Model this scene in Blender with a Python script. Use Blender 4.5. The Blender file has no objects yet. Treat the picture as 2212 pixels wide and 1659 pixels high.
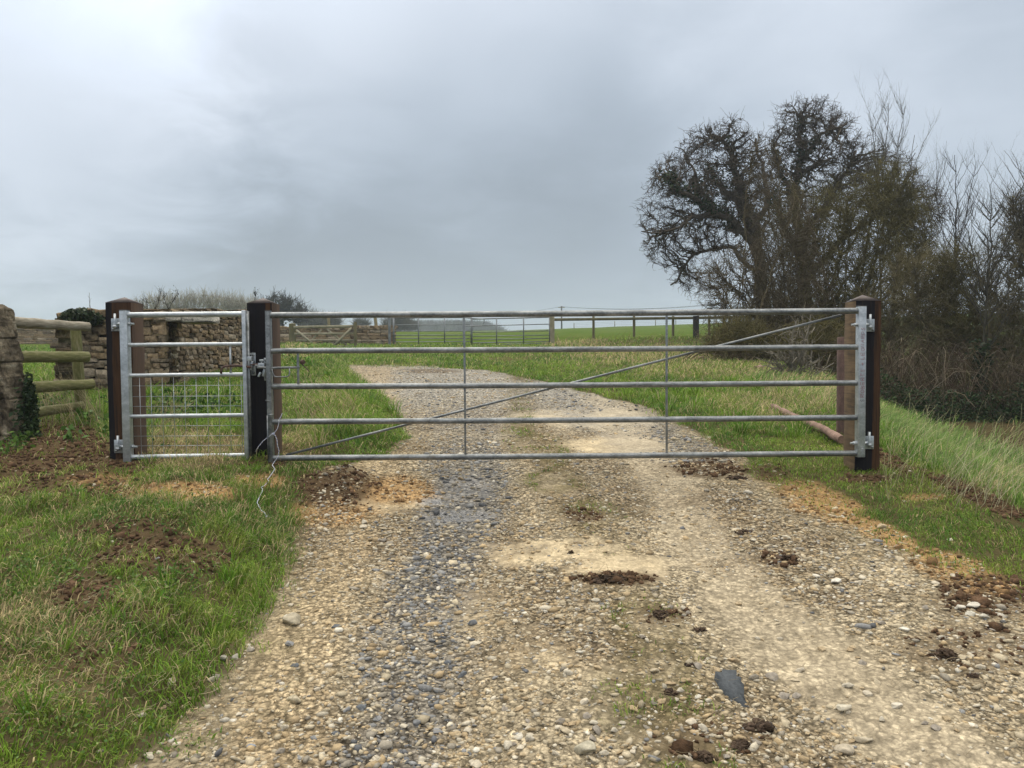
import bpy, math, random
import numpy as np
from mathutils import Matrix, Vector, kdtree

random.seed(7)
RNG = np.random.default_rng(11)
scene = bpy.context.scene
COL = scene.collection
rad = math.radians

# ------------------------------------------------------------------ camera model (photo measured at 2212 x 1659)
PW, PH, F = 2212.0, 1659.0, 1663.0
EYE = 1.55
CAMROT = Matrix.Rotation(rad(90 - 2.2), 3, 'X') @ Matrix.Rotation(rad(-0.45), 3, 'Z')
RM = np.array([[CAMROT[i][j] for j in range(3)] for i in range(3)])
cam_d = bpy.data.cameras.new('camera'); cam = bpy.data.objects.new('camera', cam_d); COL.objects.link(cam)
cam_d.sensor_fit = 'HORIZONTAL'; cam_d.sensor_width = 36; cam_d.lens = F / PW * 36
cam_d.clip_start = 0.05; cam_d.clip_end = 5000
cam.location = (0, 0, EYE); cam.rotation_euler = CAMROT.to_euler()
scene.camera = cam

def ray(u, v):
    return RM @ np.array([(u - PW / 2) / F, -(v - PH / 2) / F, -1.0])
def at(u, v, Y):
    d = ray(u, v); t = Y / d[1]
    return np.array([d[0] * t, Y, EYE + d[2] * t])
def proj(x, y, z):
    P = np.stack([x, y, z - EYE], -1) @ RM
    d = np.maximum(-P[..., 2], 0.25)
    return PW / 2 + P[..., 0] / d * F, PH / 2 - P[..., 1] / d * F, d

# ------------------------------------------------------------------ noise
_perm = np.random.default_rng(3).random((256, 256))
def vnoise(x, y):
    xi = np.floor(x).astype(int); yi = np.floor(y).astype(int)
    fx = x - xi; fy = y - yi
    fx = fx * fx * (3 - 2 * fx); fy = fy * fy * (3 - 2 * fy)
    g = lambda a, b: _perm[a & 255, b & 255]
    return ((g(xi, yi) * (1 - fx) + g(xi + 1, yi) * fx) * (1 - fy) + (g(xi, yi + 1) * (1 - fx) + g(xi + 1, yi + 1) * fx) * fy) * 2 - 1
def fbm(x, y, o=4, s=0.0):
    t = 0; a = 1; n = 0
    x = np.asarray(x, float) + 37.7 * s + 500; y = np.asarray(y, float) - 19.3 * s + 500
    for i in range(o):
        t = t + a * vnoise(x, y); n += a; a *= .5; x, y = x * 1.7 + y * 1.1 + 11, y * 1.7 - x * 1.1 + 3
    return t / n
def ss(a, b, x):
    t = np.clip((x - a) / (b - a), 0, 1); return t * t * (3 - 2 * t)

# ------------------------------------------------------------------ terrain
_yy = np.arange(-30, 900, .1)
_pk = np.array([(-30, -.9), (0, .05), (2.5, .2), (4.2, .40), (5.84, .62), (8.5, .82), (11.4, .99), (17, 1.30), (30, 1.92), (60, 3.1), (100, 4.55),
                (150, 6.2), (165, 6.35), (200, 6.1), (400, 6.5), (900, 8)])
_pz = np.interp(_yy, _pk[:, 0], _pk[:, 1])
_k = np.exp(-np.linspace(-2, 2, 17) ** 2); _k /= _k.sum()
_pz = np.convolve(np.pad(_pz, 8, 'edge'), _k, 'valid')
_rk = np.array([(-30, -1.2), (3, -.25), (5, -.12), (12, .22), (20, .25), (60, .35), (100, .7), (200, 2.5), (900, 9)])
TLv = np.array([(780, 735), (820, 765), (850, 800), (870, 830), (900, 855), (950, 870), (985, 820), (1010, 700), (1130, 650), (1240, 600), (1380, 520),
                (1450, 470), (1500, 430), (1600, 330), (1659, 260), (2500, -600)], float)
TRv = np.array([(780, 880), (795, 960), (800, 1060), (820, 1150), (850, 1290), (880, 1400), (930, 1500), (980, 1590), (1010, 1620), (1060, 1700),
                (1100, 1770), (1150, 1870), (1200, 1980), (1250, 2110), (1300, 2240), (1400, 2480), (1659, 3100), (2500, 5000)], float)
uL = lambda v: np.interp(v, TLv[:, 0], TLv[:, 1])
uR = lambda v: np.interp(v, TRv[:, 0], TRv[:, 1])
def base_h(x, y):
    B = np.interp(y, _yy, _pz); R = np.interp(y, _rk[:, 0], _rk[:, 1])
    x0 = np.interp(y, [-10, 6, 9, 12, 14, 31, 150], [3.2, 3.2, 3.5, 4.2, 4.9, 9.5, 39]); x1 = x0 + np.interp(y, [-10, 6, 9, 12, 14, 31, 150], [2.1, 2.1, 2.4, 2.6, 2.9, 4.5, 12])
    t = ss(0, 1, (x - x0) / (x1 - x0))
    t = t * (1 - ss(60, 150, y))
    z = B * (1 - t) + R * t
    return z + .028 * np.maximum(x, 0) * ss(30, 150, y) * (1 - ss(170, 400, y))
def height(x, y, fine=True):
    x = np.asarray(x, float); y = np.asarray(y, float)
    z = base_h(x, y)
    u, v, d = proj(x, y, z)
    near = ss(.4, 1.0, y)
    mL = (uL(v) - u) * d / F
    mL = np.where(y < .8, -1.6 - x, mL)
    z = z + .15 * ss(0, .5, mL) * (1 - ss(24, 32, y))
    z = z + .15 * np.exp(-((u - 715) / 80) ** 2 - ((v - 1050) / 34) ** 2) * near
    z = z + .02 * np.exp(-((u - 1330) / 90) ** 2 - ((v - 1255) / 18) ** 2) * near
    on = ss(0, .25, -mL)
    z = z - .035 * on * (np.exp(-((x + .28 - .0 * y) / .28) ** 2) + np.exp(-((x - 1.08) / .3) ** 2)) * ss(1, 3, y) * (1 - ss(8, 11, y))
    z = z + .22 * np.exp(-((y - 28.3) / 1.6) ** 2) * ss(2.2, 4.5, x) * (1 - ss(8, 12, x))
    if fine:
        w = 1 - ss(14, 40, y)
        z = z + w * (fbm(x * .9, y * .9, 3) * .035 + fbm(x * 4.5, y * 4.5, 3, 2) * np.where((mL > 0) & (x < 1), .055, .012))
        z = z + fbm(x * .12, y * .12, 2, 5) * .12 * ss(20, 60, y)
    return z
def G(u, v, dz=0.0):
    d = ray(u, v); t0 = .5
    ts = np.concatenate([np.arange(.8, 30, .02), np.arange(30, 300, .25)])
    X = d[0] * ts; Yv = d[1] * ts; Z = EYE + d[2] * ts
    below = Z < height(X, Yv) + dz
    i = int(np.argmax(below)) if below.any() else len(ts) - 1
    t = ts[i]
    return np.array([d[0] * t, d[1] * t, float(height(np.array([d[0] * t]), np.array([d[1] * t]))[0])])
def hz(x, y): return float(height(np.array([x]), np.array([y]))[0])

# ------------------------------------------------------------------ materials
def new_mat(name):
    m = bpy.data.materials.new(name); m.use_nodes = True
    nt = m.node_tree; nt.nodes.clear()
    out = nt.nodes.new('ShaderNodeOutputMaterial')
    return m, nt, out
def N(nt, t, **kw):
    n = nt.nodes.new(t)
    for k, v in kw.items():
        if k in n.inputs: n.inputs[k].default_value = v
        else: setattr(n, k, v)
    return n
def ramp(nt, stops):
    r = nt.nodes.new('ShaderNodeValToRGB')
    while len(r.color_ramp.elements) < len(stops): r.color_ramp.elements.new(.5)
    for e, (p, c) in zip(r.color_ramp.elements, stops):
        e.position = p; e.color = (*c, 1) if len(c) == 3 else c
    return r
def noise_mat(name, stops, scale=(5, 5, 5), nscale=1.0, rough=.7, metal=0., bump=.2, bscale=30., detail=6, coord='Object', rvar=.0, bdist=.01):
    m, nt, out = new_mat(name); L = nt.links.new
    tc = N(nt, 'ShaderNodeTexCoord'); mp = N(nt, 'ShaderNodeMapping'); mp.inputs['Scale'].default_value = scale
    L(tc.outputs[coord], mp.inputs[0])
    n1 = N(nt, 'ShaderNodeTexNoise', Scale=nscale, Detail=detail, Roughness=.65); L(mp.outputs[0], n1.inputs['Vector'])
    r = ramp(nt, stops); L(n1.outputs[0], r.inputs[0])
    p = N(nt, 'ShaderNodeBsdfPrincipled', Metallic=metal, Roughness=rough)
    L(r.outputs[0], p.inputs['Base Color'])
    n2 = N(nt, 'ShaderNodeTexNoise', Scale=bscale, Detail=4); L(mp.outputs[0], n2.inputs['Vector'])
    if rvar:
        mr = N(nt, 'ShaderNodeMapRange'); mr.inputs[3].default_value = rough - rvar; mr.inputs[4].default_value = rough + rvar
        L(n2.outputs[0], mr.inputs[0]); L(mr.outputs[0], p.inputs['Roughness'])
    b = N(nt, 'ShaderNodeBump', Strength=bump, Distance=bdist); L(n2.outputs[0], b.inputs['Height']); L(b.outputs[0], p.inputs['Normal'])
    L(p.outputs[0], out.inputs[0])
    return m
def vcol_mat(name, rough=.8, transl=0., var=.25, nscale=40., bump=0., spec=.08, bdist=.01):
    m, nt, out = new_mat(name); L = nt.links.new
    a = N(nt, 'ShaderNodeAttribute', attribute_name='Col')
    g = N(nt, 'ShaderNodeNewGeometry')
    n1 = N(nt, 'ShaderNodeTexNoise', Scale=nscale, Detail=5, Roughness=.7); L(g.outputs['Position'], n1.inputs['Vector'])
    mr = N(nt, 'ShaderNodeMapRange'); mr.inputs[1].default_value = .3; mr.inputs[2].default_value = .7
    mr.inputs[3].default_value = 1 - var; mr.inputs[4].default_value = 1 + var; L(n1.outputs[0], mr.inputs[0])
    mx = N(nt, 'ShaderNodeVectorMath', operation='SCALE'); L(a.outputs['Color'], mx.inputs[0]); L(mr.outputs[0], mx.inputs['Scale'])
    p = N(nt, 'ShaderNodeBsdfPrincipled', Roughness=rough); p.inputs['Specular IOR Level'].default_value = spec
    L(mx.outputs[0], p.inputs['Base Color'])
    if bump:
        b = N(nt, 'ShaderNodeBump', Strength=bump, Distance=bdist); L(n1.outputs[0], b.inputs['Height']); L(b.outputs[0], p.inputs['Normal'])
    if transl:
        t = N(nt, 'ShaderNodeBsdfTranslucent'); L(mx.outputs[0], t.inputs[0])
        ms = N(nt, 'ShaderNodeMixShader'); ms.inputs[0].default_value = transl
        L(p.outputs[0], ms.inputs[1]); L(t.outputs[0], ms.inputs[2]); L(ms.outputs[0], out.inputs[0])
    else: L(p.outputs[0], out.inputs[0])
    return m
M = {}
def galv(name, cols, rough, metal, dirt):
    m, nt, out = new_mat(name); L = nt.links.new; g = N(nt, 'ShaderNodeNewGeometry')
    def nz(sc, sx=(1, 1, 1), **k):
        mp = N(nt, 'ShaderNodeMapping'); mp.inputs['Scale'].default_value = sx; L(g.outputs['Position'], mp.inputs[0]); q = N(nt, 'ShaderNodeTexNoise', Scale=sc, **k); L(mp.outputs[0], q.inputs['Vector']); return q.outputs[0]
    vo = N(nt, 'ShaderNodeTexVoronoi', Scale=70.); L(g.outputs['Position'], vo.inputs['Vector']); vs = N(nt, 'ShaderNodeSeparateColor'); L(vo.outputs['Color'], vs.inputs[0])   # spangle
    r = ramp(nt, cols); mx = N(nt, 'ShaderNodeMath', operation='MULTIPLY_ADD'); mx.inputs[1].default_value = .22; L(vs.outputs[0], mx.inputs[0]); L(nz(6, (1, 3, 3), Detail=5), mx.inputs[2])
    mo = N(nt, 'ShaderNodeMath', operation='SUBTRACT'); mo.inputs[1].default_value = .11; L(mx.outputs[0], mo.inputs[0]); L(mo.outputs[0], r.inputs[0])
    dr = ramp(nt, [(.56 - dirt, (0, 0, 0)), (.72 - dirt, (1, 1, 1))]); L(nz(9, (.5, 1, 1), Detail=8, Roughness=.75), dr.inputs[0])
    sz_ = N(nt, 'ShaderNodeSeparateXYZ'); L(g.outputs['Position'], sz_.inputs[0]); lo_ = N(nt, 'ShaderNodeMapRange'); L(sz_.outputs[2], lo_.inputs[0])
    for i, w in enumerate((.75, 1.35, .9, .35)): lo_.inputs[i + 1].default_value = w
    fm = N(nt, 'ShaderNodeMath', operation='MULTIPLY'); L(dr.outputs[0], fm.inputs[0]); L(lo_.outputs[0], fm.inputs[1])
    mc = N(nt, 'ShaderNodeMix', data_type='RGBA'); L(fm.outputs[0], mc.inputs[0]); L(r.outputs[0], mc.inputs[6]); mc.inputs[7].default_value = (.13, .115, .085, 1)
    p = N(nt, 'ShaderNodeBsdfPrincipled', Roughness=rough); L(mc.outputs[2], p.inputs['Base Color'])
    mm = N(nt, 'ShaderNodeMath', operation='MULTIPLY_ADD'); mm.inputs[1].default_value = -metal * .8; mm.inputs[2].default_value = metal; L(fm.outputs[0], mm.inputs[0]); L(mm.outputs[0], p.inputs['Metallic'])
    b_ = N(nt, 'ShaderNodeBump', Strength=.12, Distance=.003); L(nz(45, Detail=4), b_.inputs['Height']); L(b_.outputs[0], p.inputs['Normal']); L(p.outputs[0], out.inputs[0]); return m
M['galv_new'] = galv('galvanised_steel', [(.3, (.33, .36, .38)), (.5, (.43, .465, .485)), (.72, (.54, .575, .60))], .40, .6, -.09)
M['galv_old'] = galv('weathered_galvanised_steel', [(.3, (.13, .14, .145)), (.5, (.21, .225, .23)), (.72, (.30, .315, .32))], .45, .7, 0)
M['galv_far'] = noise_mat('dull_galvanised_steel', [(.3, (.12, .13, .14)), (.7, (.26, .28, .30))], (4, 4, 4), 1, .5, .4, .1, 20)
M['rust_steel'] = noise_mat('rusty_steel', [(.3, (.06, .035, .03)), (.6, (.12, .07, .055)), (.8, (.16, .13, .11))], (20, 20, 20), 1, .7, .3, .3, 60)
M['post_dark'] = noise_mat('dark_oiled_hardwood', [(.38, (.005, .005, .009)), (.47, (.009, .007, .007)), (.52, (.030, .014, .007)), (.64, (.065, .031, .015))], (9, 9, .5), 1, .8, 0, .5, 16, bdist=.004)
def post_mat():
    m, nt, out = new_mat('dark_oiled_hardwood'); L = nt.links.new; g = N(nt, 'ShaderNodeNewGeometry'); mp = N(nt, 'ShaderNodeMapping'); mp.inputs['Scale'].default_value = (14, 14, .7); L(g.outputs['Position'], mp.inputs[0])
    n1 = N(nt, 'ShaderNodeTexNoise', Scale=1., Detail=7, Roughness=.7); L(mp.outputs[0], n1.inputs['Vector']); sx = N(nt, 'ShaderNodeSeparateXYZ'); L(g.outputs['Position'], sx.inputs[0]); acc = None
    for u0, u1 in ((246, 290), (577, 590), (1888, 1910)):                # heartwood strips that took less oil
        x0, x1 = at(u0, 830, 5.905)[0], at(u1, 830, 5.905)[0]; a_ = N(nt, 'ShaderNodeMath', operation='COMPARE'); a_.inputs[1].default_value = (x0 + x1) / 2 + .035; a_.inputs[2].default_value = (x1 - x0) / 2
        wv = N(nt, 'ShaderNodeMath', operation='MULTIPLY_ADD'); wv.inputs[1].default_value = .07; L(n1.outputs[0], wv.inputs[0]); L(sx.outputs[0], wv.inputs[2]); L(wv.outputs[0], a_.inputs[0])
        if acc is None: acc = a_.outputs[0]
        else: q = N(nt, 'ShaderNodeMath', operation='ADD'); L(acc, q.inputs[0]); L(a_.outputs[0], q.inputs[1]); acc = q.outputs[0]
    n2 = N(nt, 'ShaderNodeTexNoise', Scale=3.5, Detail=8, Roughness=.75); L(mp.outputs[0], n2.inputs['Vector'])
    q = N(nt, 'ShaderNodeMath', operation='MULTIPLY_ADD'); q.inputs[1].default_value = .30; L(acc, q.inputs[0]); L(n2.outputs[0], q.inputs[2])
    r = ramp(nt, [(.40, (.006, .006, .010)), (.60, (.012, .010, .011)), (.74, (.040, .020, .010)), (.95, (.085, .042, .020))]); L(q.outputs[0], r.inputs[0])
    p = N(nt, 'ShaderNodeBsdfPrincipled', Roughness=.75); p.inputs['Specular IOR Level'].default_value = .2; L(r.outputs[0], p.inputs['Base Color'])
    b = N(nt, 'ShaderNodeBump', Strength=.6, Distance=.004); L(n2.outputs[0], b.inputs['Height']); L(b.outputs[0], p.inputs['Normal']); L(p.outputs[0], out.inputs[0]); return m
M['post_dark'] = post_mat()
M['post_side'] = noise_mat('brown_hardwood', [(.3, (.045, .026, .017)), (.5, (.085, .048, .030)), (.7, (.12, .07, .042))], (9, 9, 1.2), 1, .75, 0, .5, 14, bdist=.004)
M['post_cap'] = noise_mat('weathered_end_grain', [(.3, (.05, .036, .032)), (.7, (.10, .078, .07))], (14, 14, 14), 1, .7, 0, .3, 10, bdist=.004)
def sawn_mat():
    m, nt, out = new_mat('sawn_brown_hardwood'); L = nt.links.new
    tc = N(nt, 'ShaderNodeTexCoord'); mp = N(nt, 'ShaderNodeMapping'); mp.inputs['Rotation'].default_value = (rad(38), 0, 0); mp.inputs['Scale'].default_value = (3, 3, 45)
    L(tc.outputs['Object'], mp.inputs[0])
    n1 = N(nt, 'ShaderNodeTexNoise', Scale=1.6, Detail=4); L(mp.outputs[0], n1.inputs['Vector'])
    n2 = N(nt, 'ShaderNodeTexNoise', Scale=9, Detail=6); L(tc.outputs['Object'], n2.inputs['Vector'])
    ad = N(nt, 'ShaderNodeMath', operation='ADD'); L(n1.outputs[0], ad.inputs[0]); L(n2.outputs[0], ad.inputs[1])
    hf = N(nt, 'ShaderNodeMath', operation='MULTIPLY'); hf.inputs[1].default_value = .5; L(ad.outputs[0], hf.inputs[0])
    r = ramp(nt, [(.35, (.055, .034, .016)), (.5, (.115, .072, .034)), (.65, (.18, .118, .058))]); L(hf.outputs[0], r.inputs[0])
    p = N(nt, 'ShaderNodeBsdfPrincipled', Roughness=.75); L(r.outputs[0], p.inputs['Base Color'])
    b = N(nt, 'ShaderNodeBump', Strength=.5, Distance=.003); L(n1.outputs[0], b.inputs['Height']); L(b.outputs[0], p.inputs['Normal'])
    L(p.outputs[0], out.inputs[0]); return m
M['post_sawn'] = sawn_mat()
M['black'] = noise_mat('black_plastic', [(.3, (.012, .012, .013)), (.7, (.02, .02, .02))], rough=.5)
M['rail_wood'] = noise_mat('mossy_round_timber', [(.3, (.08, .09, .025)), (.48, (.15, .15, .05)), (.62, (.23, .21, .10)), (.8, (.33, .30, .20))], (2.2, 9, 9), 1, .85, 0, .6, 9, bdist=.01, coord='Generated')
M['rail_grey'] = noise_mat('grey_round_timber', [(.3, (.12, .11, .07)), (.5, (.27, .24, .18)), (.7, (.42, .39, .32))], (2, 10, 10), 1, .85, 0, .6, 9, bdist=.01, coord='Generated')
M['old_wood'] = noise_mat('weathered_grey_timber', [(.3, (.17, .155, .10)), (.7, (.36, .33, .24))], (4, 4, 4), 1, .85, 0, .3, 20)
M['ochre_wood'] = noise_mat('greenish_treated_timber', [(.3, (.08, .075, .035)), (.7, (.17, .145, .075))], (4, 4, 2), 1, .85, 0, .3, 20)
M['tar_wood'] = noise_mat('creosoted_timber', [(.3, (.010, .009, .009)), (.7, (.028, .020, .017))], (6, 6, 1), 1, .7, 0, .4, 14)
M['pole_brown'] = noise_mat('peeling_brown_log', [(.3, (.09, .05, .035)), (.55, (.24, .15, .11)), (.75, (.40, .30, .23))], (6, 6, 6), 1, .85, 0, .6, 12)
M['stone'] = vcol_mat('rubble_stone', .9, 0, .55, 24, .9, .05, .03)
M['rock'] = vcol_mat('loose_rock', .85, 0, .3, 60, .6, .12, .006)
M['gravel'] = vcol_mat('gravel_stone', .85, 0, .25, 120, .3, .12, .003)
M['grass'] = vcol_mat('grass_blade', .55, .35, .15, 6, 0, .16)
M['leaf'] = vcol_mat('leaf', .5, .2, .2, 12, 0, .18)
M['bark'] = vcol_mat('bark', .95, 0, .35, 9, 0, .02)
M['soil'] = vcol_mat('crumbly_soil', .95, 0, .45, 45, .9, .03, .012)
M['mud'] = vcol_mat('wet_mud', .8, 0, .35, 60, .8, .10, .008)
M['twine'] = vcol_mat('twine', .7, 0, .1, 50)
M['ink_red'] = noise_mat('red_marker_ink', [(.3, (.22, .02, .03)), (.7, (.30, .04, .05))], rough=.6)
M['ink_black'] = noise_mat('black_marker_ink', [(.3, (.02, .02, .03)), (.7, (.03, .03, .04))], rough=.6)

def ground_mat():
    m, nt, out = new_mat('ground_surface'); L = nt.links.new
    a = N(nt, 'ShaderNodeAttribute', attribute_name='Col'); k = N(nt, 'ShaderNodeAttribute', attribute_name='Msk')
    sp = N(nt, 'ShaderNodeSeparateColor'); L(k.outputs['Color'], sp.inputs[0])   # r pebbly, g wet, b soft
    g = N(nt, 'ShaderNodeNewGeometry')
    v1 = N(nt, 'ShaderNodeTexVoronoi', Scale=46.); v1.inputs['Randomness'].default_value = 1
    v2 = N(nt, 'ShaderNodeTexVoronoi', Scale=115.)
    n1 = N(nt, 'ShaderNodeTexNoise', Scale=26, Detail=7, Roughness=.72); n0 = N(nt, 'ShaderNodeTexNoise', Scale=5, Detail=5, Roughness=.6)
    # warp so that pebbles are uneven
    wn = N(nt, 'ShaderNodeTexNoise', Scale=18, Detail=2); L(g.outputs['Position'], wn.inputs['Vector'])
    wv = N(nt, 'ShaderNodeVectorMath', operation='MULTIPLY_ADD'); wv.inputs[1].default_value = (.05, .05, .05); L(wn.outputs['Color'], wv.inputs[0]); L(g.outputs['Position'], wv.inputs[2])
    for n in (v1, v2): L(wv.outputs[0], n.inputs['Vector'])
    for n in (n1, n0): L(g.outputs['Position'], n.inputs['Vector'])
    def cellv(v, lo, hi):
        s = N(nt, 'ShaderNodeSeparateColor'); L(v.outputs['Color'], s.inputs[0])
        mr = N(nt, 'ShaderNodeMapRange'); mr.inputs[3].default_value = lo; mr.inputs[4].default_value = hi; L(s.outputs[0], mr.inputs[0]); return mr
    def edge(v, lo):
        mr = N(nt, 'ShaderNodeMapRange'); mr.inputs[1].default_value = .75; mr.inputs[2].default_value = .35
        mr.inputs[3].default_value = lo; mr.inputs[4].default_value = 1; L(v.outputs['Distance'], mr.inputs[0]); return mr
    c1 = cellv(v1, .52, 1.45); c2 = cellv(v2, .62, 1.36); e1 = edge(v1, .38)
    def mul(a_, b_):
        q = N(nt, 'ShaderNodeMath', operation='MULTIPLY'); L(a_.outputs[0], q.inputs[0]); L(b_.outputs[0], q.inputs[1]); return q
    pv = mul(mul(c1, c2), e1)
    mixp = N(nt, 'ShaderNodeMix', data_type='FLOAT'); mixp.inputs[2].default_value = 1; L(sp.outputs[0], mixp.inputs[0]); L(pv.outputs[0], mixp.inputs[3])
    mr1 = N(nt, 'ShaderNodeMapRange'); mr1.inputs[1].default_value = .32; mr1.inputs[2].default_value = .68; mr1.inputs[3].default_value = .66; mr1.inputs[4].default_value = 1.34; L(n1.outputs[0], mr1.inputs[0])
    mr0 = N(nt, 'ShaderNodeMapRange'); mr0.inputs[1].default_value = .3; mr0.inputs[2].default_value = .7; mr0.inputs[3].default_value = .86; mr0.inputs[4].default_value = 1.14; L(n0.outputs[0], mr0.inputs[0])
    q = N(nt, 'ShaderNodeMath', operation='MULTIPLY'); L(mixp.outputs[0], q.inputs[0]); L(mr1.outputs[0], q.inputs[1])
    q2 = N(nt, 'ShaderNodeMath', operation='MULTIPLY'); L(q.outputs[0], q2.inputs[0]); L(mr0.outputs[0], q2.inputs[1])
    sc = N(nt, 'ShaderNodeVectorMath', operation='SCALE'); L(a.outputs['Color'], sc.inputs[0]); L(q2.outputs[0], sc.inputs['Scale'])
    p = N(nt, 'ShaderNodeBsdfPrincipled'); L(sc.outputs[0], p.inputs['Base Color'])
    rr = N(nt, 'ShaderNodeMapRange'); rr.inputs[3].default_value = .92; rr.inputs[4].default_value = .22; L(sp.outputs[1], rr.inputs[0]); L(rr.outputs[0], p.inputs['Roughness'])
    p.inputs['Specular IOR Level'].default_value = .10
    L(sp.outputs[1], p.inputs['Specular IOR Level'])
    hs = N(nt, 'ShaderNodeMath', operation='SUBTRACT'); hs.inputs[0].default_value = 1; L(v1.outputs['Distance'], hs.inputs[1])
    hm = N(nt, 'ShaderNodeMath', operation='MULTIPLY'); L(hs.outputs[0], hm.inputs[0]); L(sp.outputs[0], hm.inputs[1])
    ha = N(nt, 'ShaderNodeMath', operation='ADD'); L(hm.outputs[0], ha.inputs[0]); L(n1.outputs[0], ha.inputs[1])
    b = N(nt, 'ShaderNodeBump', Strength=.75, Distance=.012); L(ha.outputs[0], b.inputs['Height']); L(b.outputs[0], p.inputs['Normal'])
    L(p.outputs[0], out.inputs[0]); return m
M['ground'] = ground_mat()

# ------------------------------------------------------------------ mesh helpers
def tag(o, label=None, cat=None, group=None, kind=None):
    if label: o['label'] = label
    if cat: o['category'] = cat
    if group: o['group'] = group
    if kind: o['kind'] = kind
    return o
def link(name, me, parent=None, loc=None):
    o = bpy.data.objects.new(name, me); COL.objects.link(o)
    if parent is not None:
        o.parent = parent; o.location = -Vector(parent.location) if parent.type == 'EMPTY' else Vector((0, 0, 0))
    if loc is not None: o.location = loc
    return o
def empty(name, loc):
    o = bpy.data.objects.new(name, None); COL.objects.link(o); o.location = loc; o.empty_display_size = .1
    return o
def np_mesh(name, V, faces, mats, col=None, smooth=True, attrs=None, mi=None):
    me = bpy.data.meshes.new(name)
    V = np.ascontiguousarray(V, dtype=np.float32)
    faces = [np.asarray(f, dtype=np.int32) for f in faces if len(f)]
    me.vertices.add(len(V)); me.vertices.foreach_set('co', V.ravel())
    loops = np.concatenate([f.ravel() for f in faces]); sizes = np.concatenate([np.full(len(f), f.shape[1], np.int32) for f in faces])
    starts = np.concatenate([[0], np.cumsum(sizes)[:-1]]).astype(np.int32)
    me.loops.add(len(loops)); me.loops.foreach_set('vertex_index', loops)
    me.polygons.add(len(sizes)); me.polygons.foreach_set('loop_start', starts)
    try: me.polygons.foreach_set('loop_total', sizes)
    except Exception: pass
    if smooth: me.polygons.foreach_set('use_smooth', np.ones(len(sizes), bool))
    if mi is not None: me.polygons.foreach_set('material_index', np.asarray(mi, np.int32))
    me.update(calc_edges=True)
    for m in (mats if isinstance(mats, (list, tuple)) else [mats]): me.materials.append(m)
    def addc(nm, c):
        at_ = me.color_attributes.new(nm, 'FLOAT_COLOR', 'POINT')
        c4 = np.ones((len(V), 4), np.float32); c4[:, :3] = c; at_.data.foreach_set('color', c4.ravel())
    if col is not None: addc('Col', col)
    for nm, c in (attrs or {}).items(): addc(nm, c)
    return me
class MB:
    def __init__(s): s.V = []; s.F = {}; s.C = []; s.n = 0
    def add(s, V, F, c=(1, 1, 1)):
        V = np.asarray(V, float)
        for f in F: s.F.setdefault(len(f), []).append([i + s.n for i in f])
        s.V.append(V); s.C.append(np.tile(np.asarray(c, float), (len(V), 1)) if np.ndim(c) == 1 else c); s.n += len(V)
        return s
    def box(s, a, b, c=(1, 1, 1), rot=None, piv=None):
        (x0, y0, z0), (x1, y1, z1) = a, b
        V = np.array([(x, y, z) for x in (x0, x1) for y in (y0, y1) for z in (z0, z1)], float)
        if rot is not None:
            p = V.mean(0) if piv is None else np.array(piv); V = (V - p) @ np.array(rot).T + p
        return s.add(V, [(0, 1, 3, 2), (4, 6, 7, 5), (0, 4, 5, 1), (2, 3, 7, 6), (0, 2, 6, 4), (1, 5, 7, 3)], c)
    def tube(s, pts, r, n=10, c=(1, 1, 1), cap=True, flat=1.0):
        P = np.asarray(pts, float); k = len(P); r = np.full(k, r) if np.ndim(r) == 0 else np.asarray(r)
        T = np.gradient(P, axis=0); T /= np.linalg.norm(T, axis=1)[:, None] + 1e-9
        up = np.array([0, 0, 1.]) if abs(T[0][2]) < .9 else np.array([0, 1., 0])
        V = []
        A = np.cross(T[0], up); A /= np.linalg.norm(A)
        for i in range(k):
            A = A - T[i] * np.dot(A, T[i]); A /= np.linalg.norm(A) + 1e-9; B = np.cross(T[i], A)
            for j in range(n):
                t = 2 * math.pi * j / n; V.append(P[i] + r[i] * (A * math.cos(t) + B * math.sin(t) * flat))
        Fs = [(i * n + j, i * n + (j + 1) % n, (i + 1) * n + (j + 1) % n, (i + 1) * n + j) for i in range(k - 1) for j in range(n)]
        s.add(V, Fs, c)
        if cap:
            b = s.n - len(V)
            for i0, rev in ((0, True), ((k - 1) * n, False)):
                f = [b + i0 + j for j in range(n)]
                s.F.setdefault(n, []).append(f[::-1] if rev else f)
        return s
    def build(s, name, mat, parent=None, smooth=False, bevel=0, auto=None):
        me = np_mesh(name, np.concatenate(s.V), [np.array(f) for f in s.F.values()], mat, np.concatenate(s.C), smooth)
        o = link(name, me, parent)
        if auto: me.set_sharp_from_angle(angle=rad(auto)) if hasattr(me, 'set_sharp_from_angle') else None
        if bevel:
            b = o.modifiers.new('bevel', 'BEVEL'); b.width = bevel; b.segments = 2; b.limit_method = 'ANGLE'
        return o
def merge(parts):
    V = []; Fd = {}; C = []; n = 0
    for v, fs, c in parts:
        V.append(v); C.append(c)
        for f in fs: Fd.setdefault(f.shape[1], []).append(f + n)
        n += len(v)
    return np.concatenate(V), [np.concatenate(f) for f in Fd.values()], np.concatenate(C)

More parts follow.
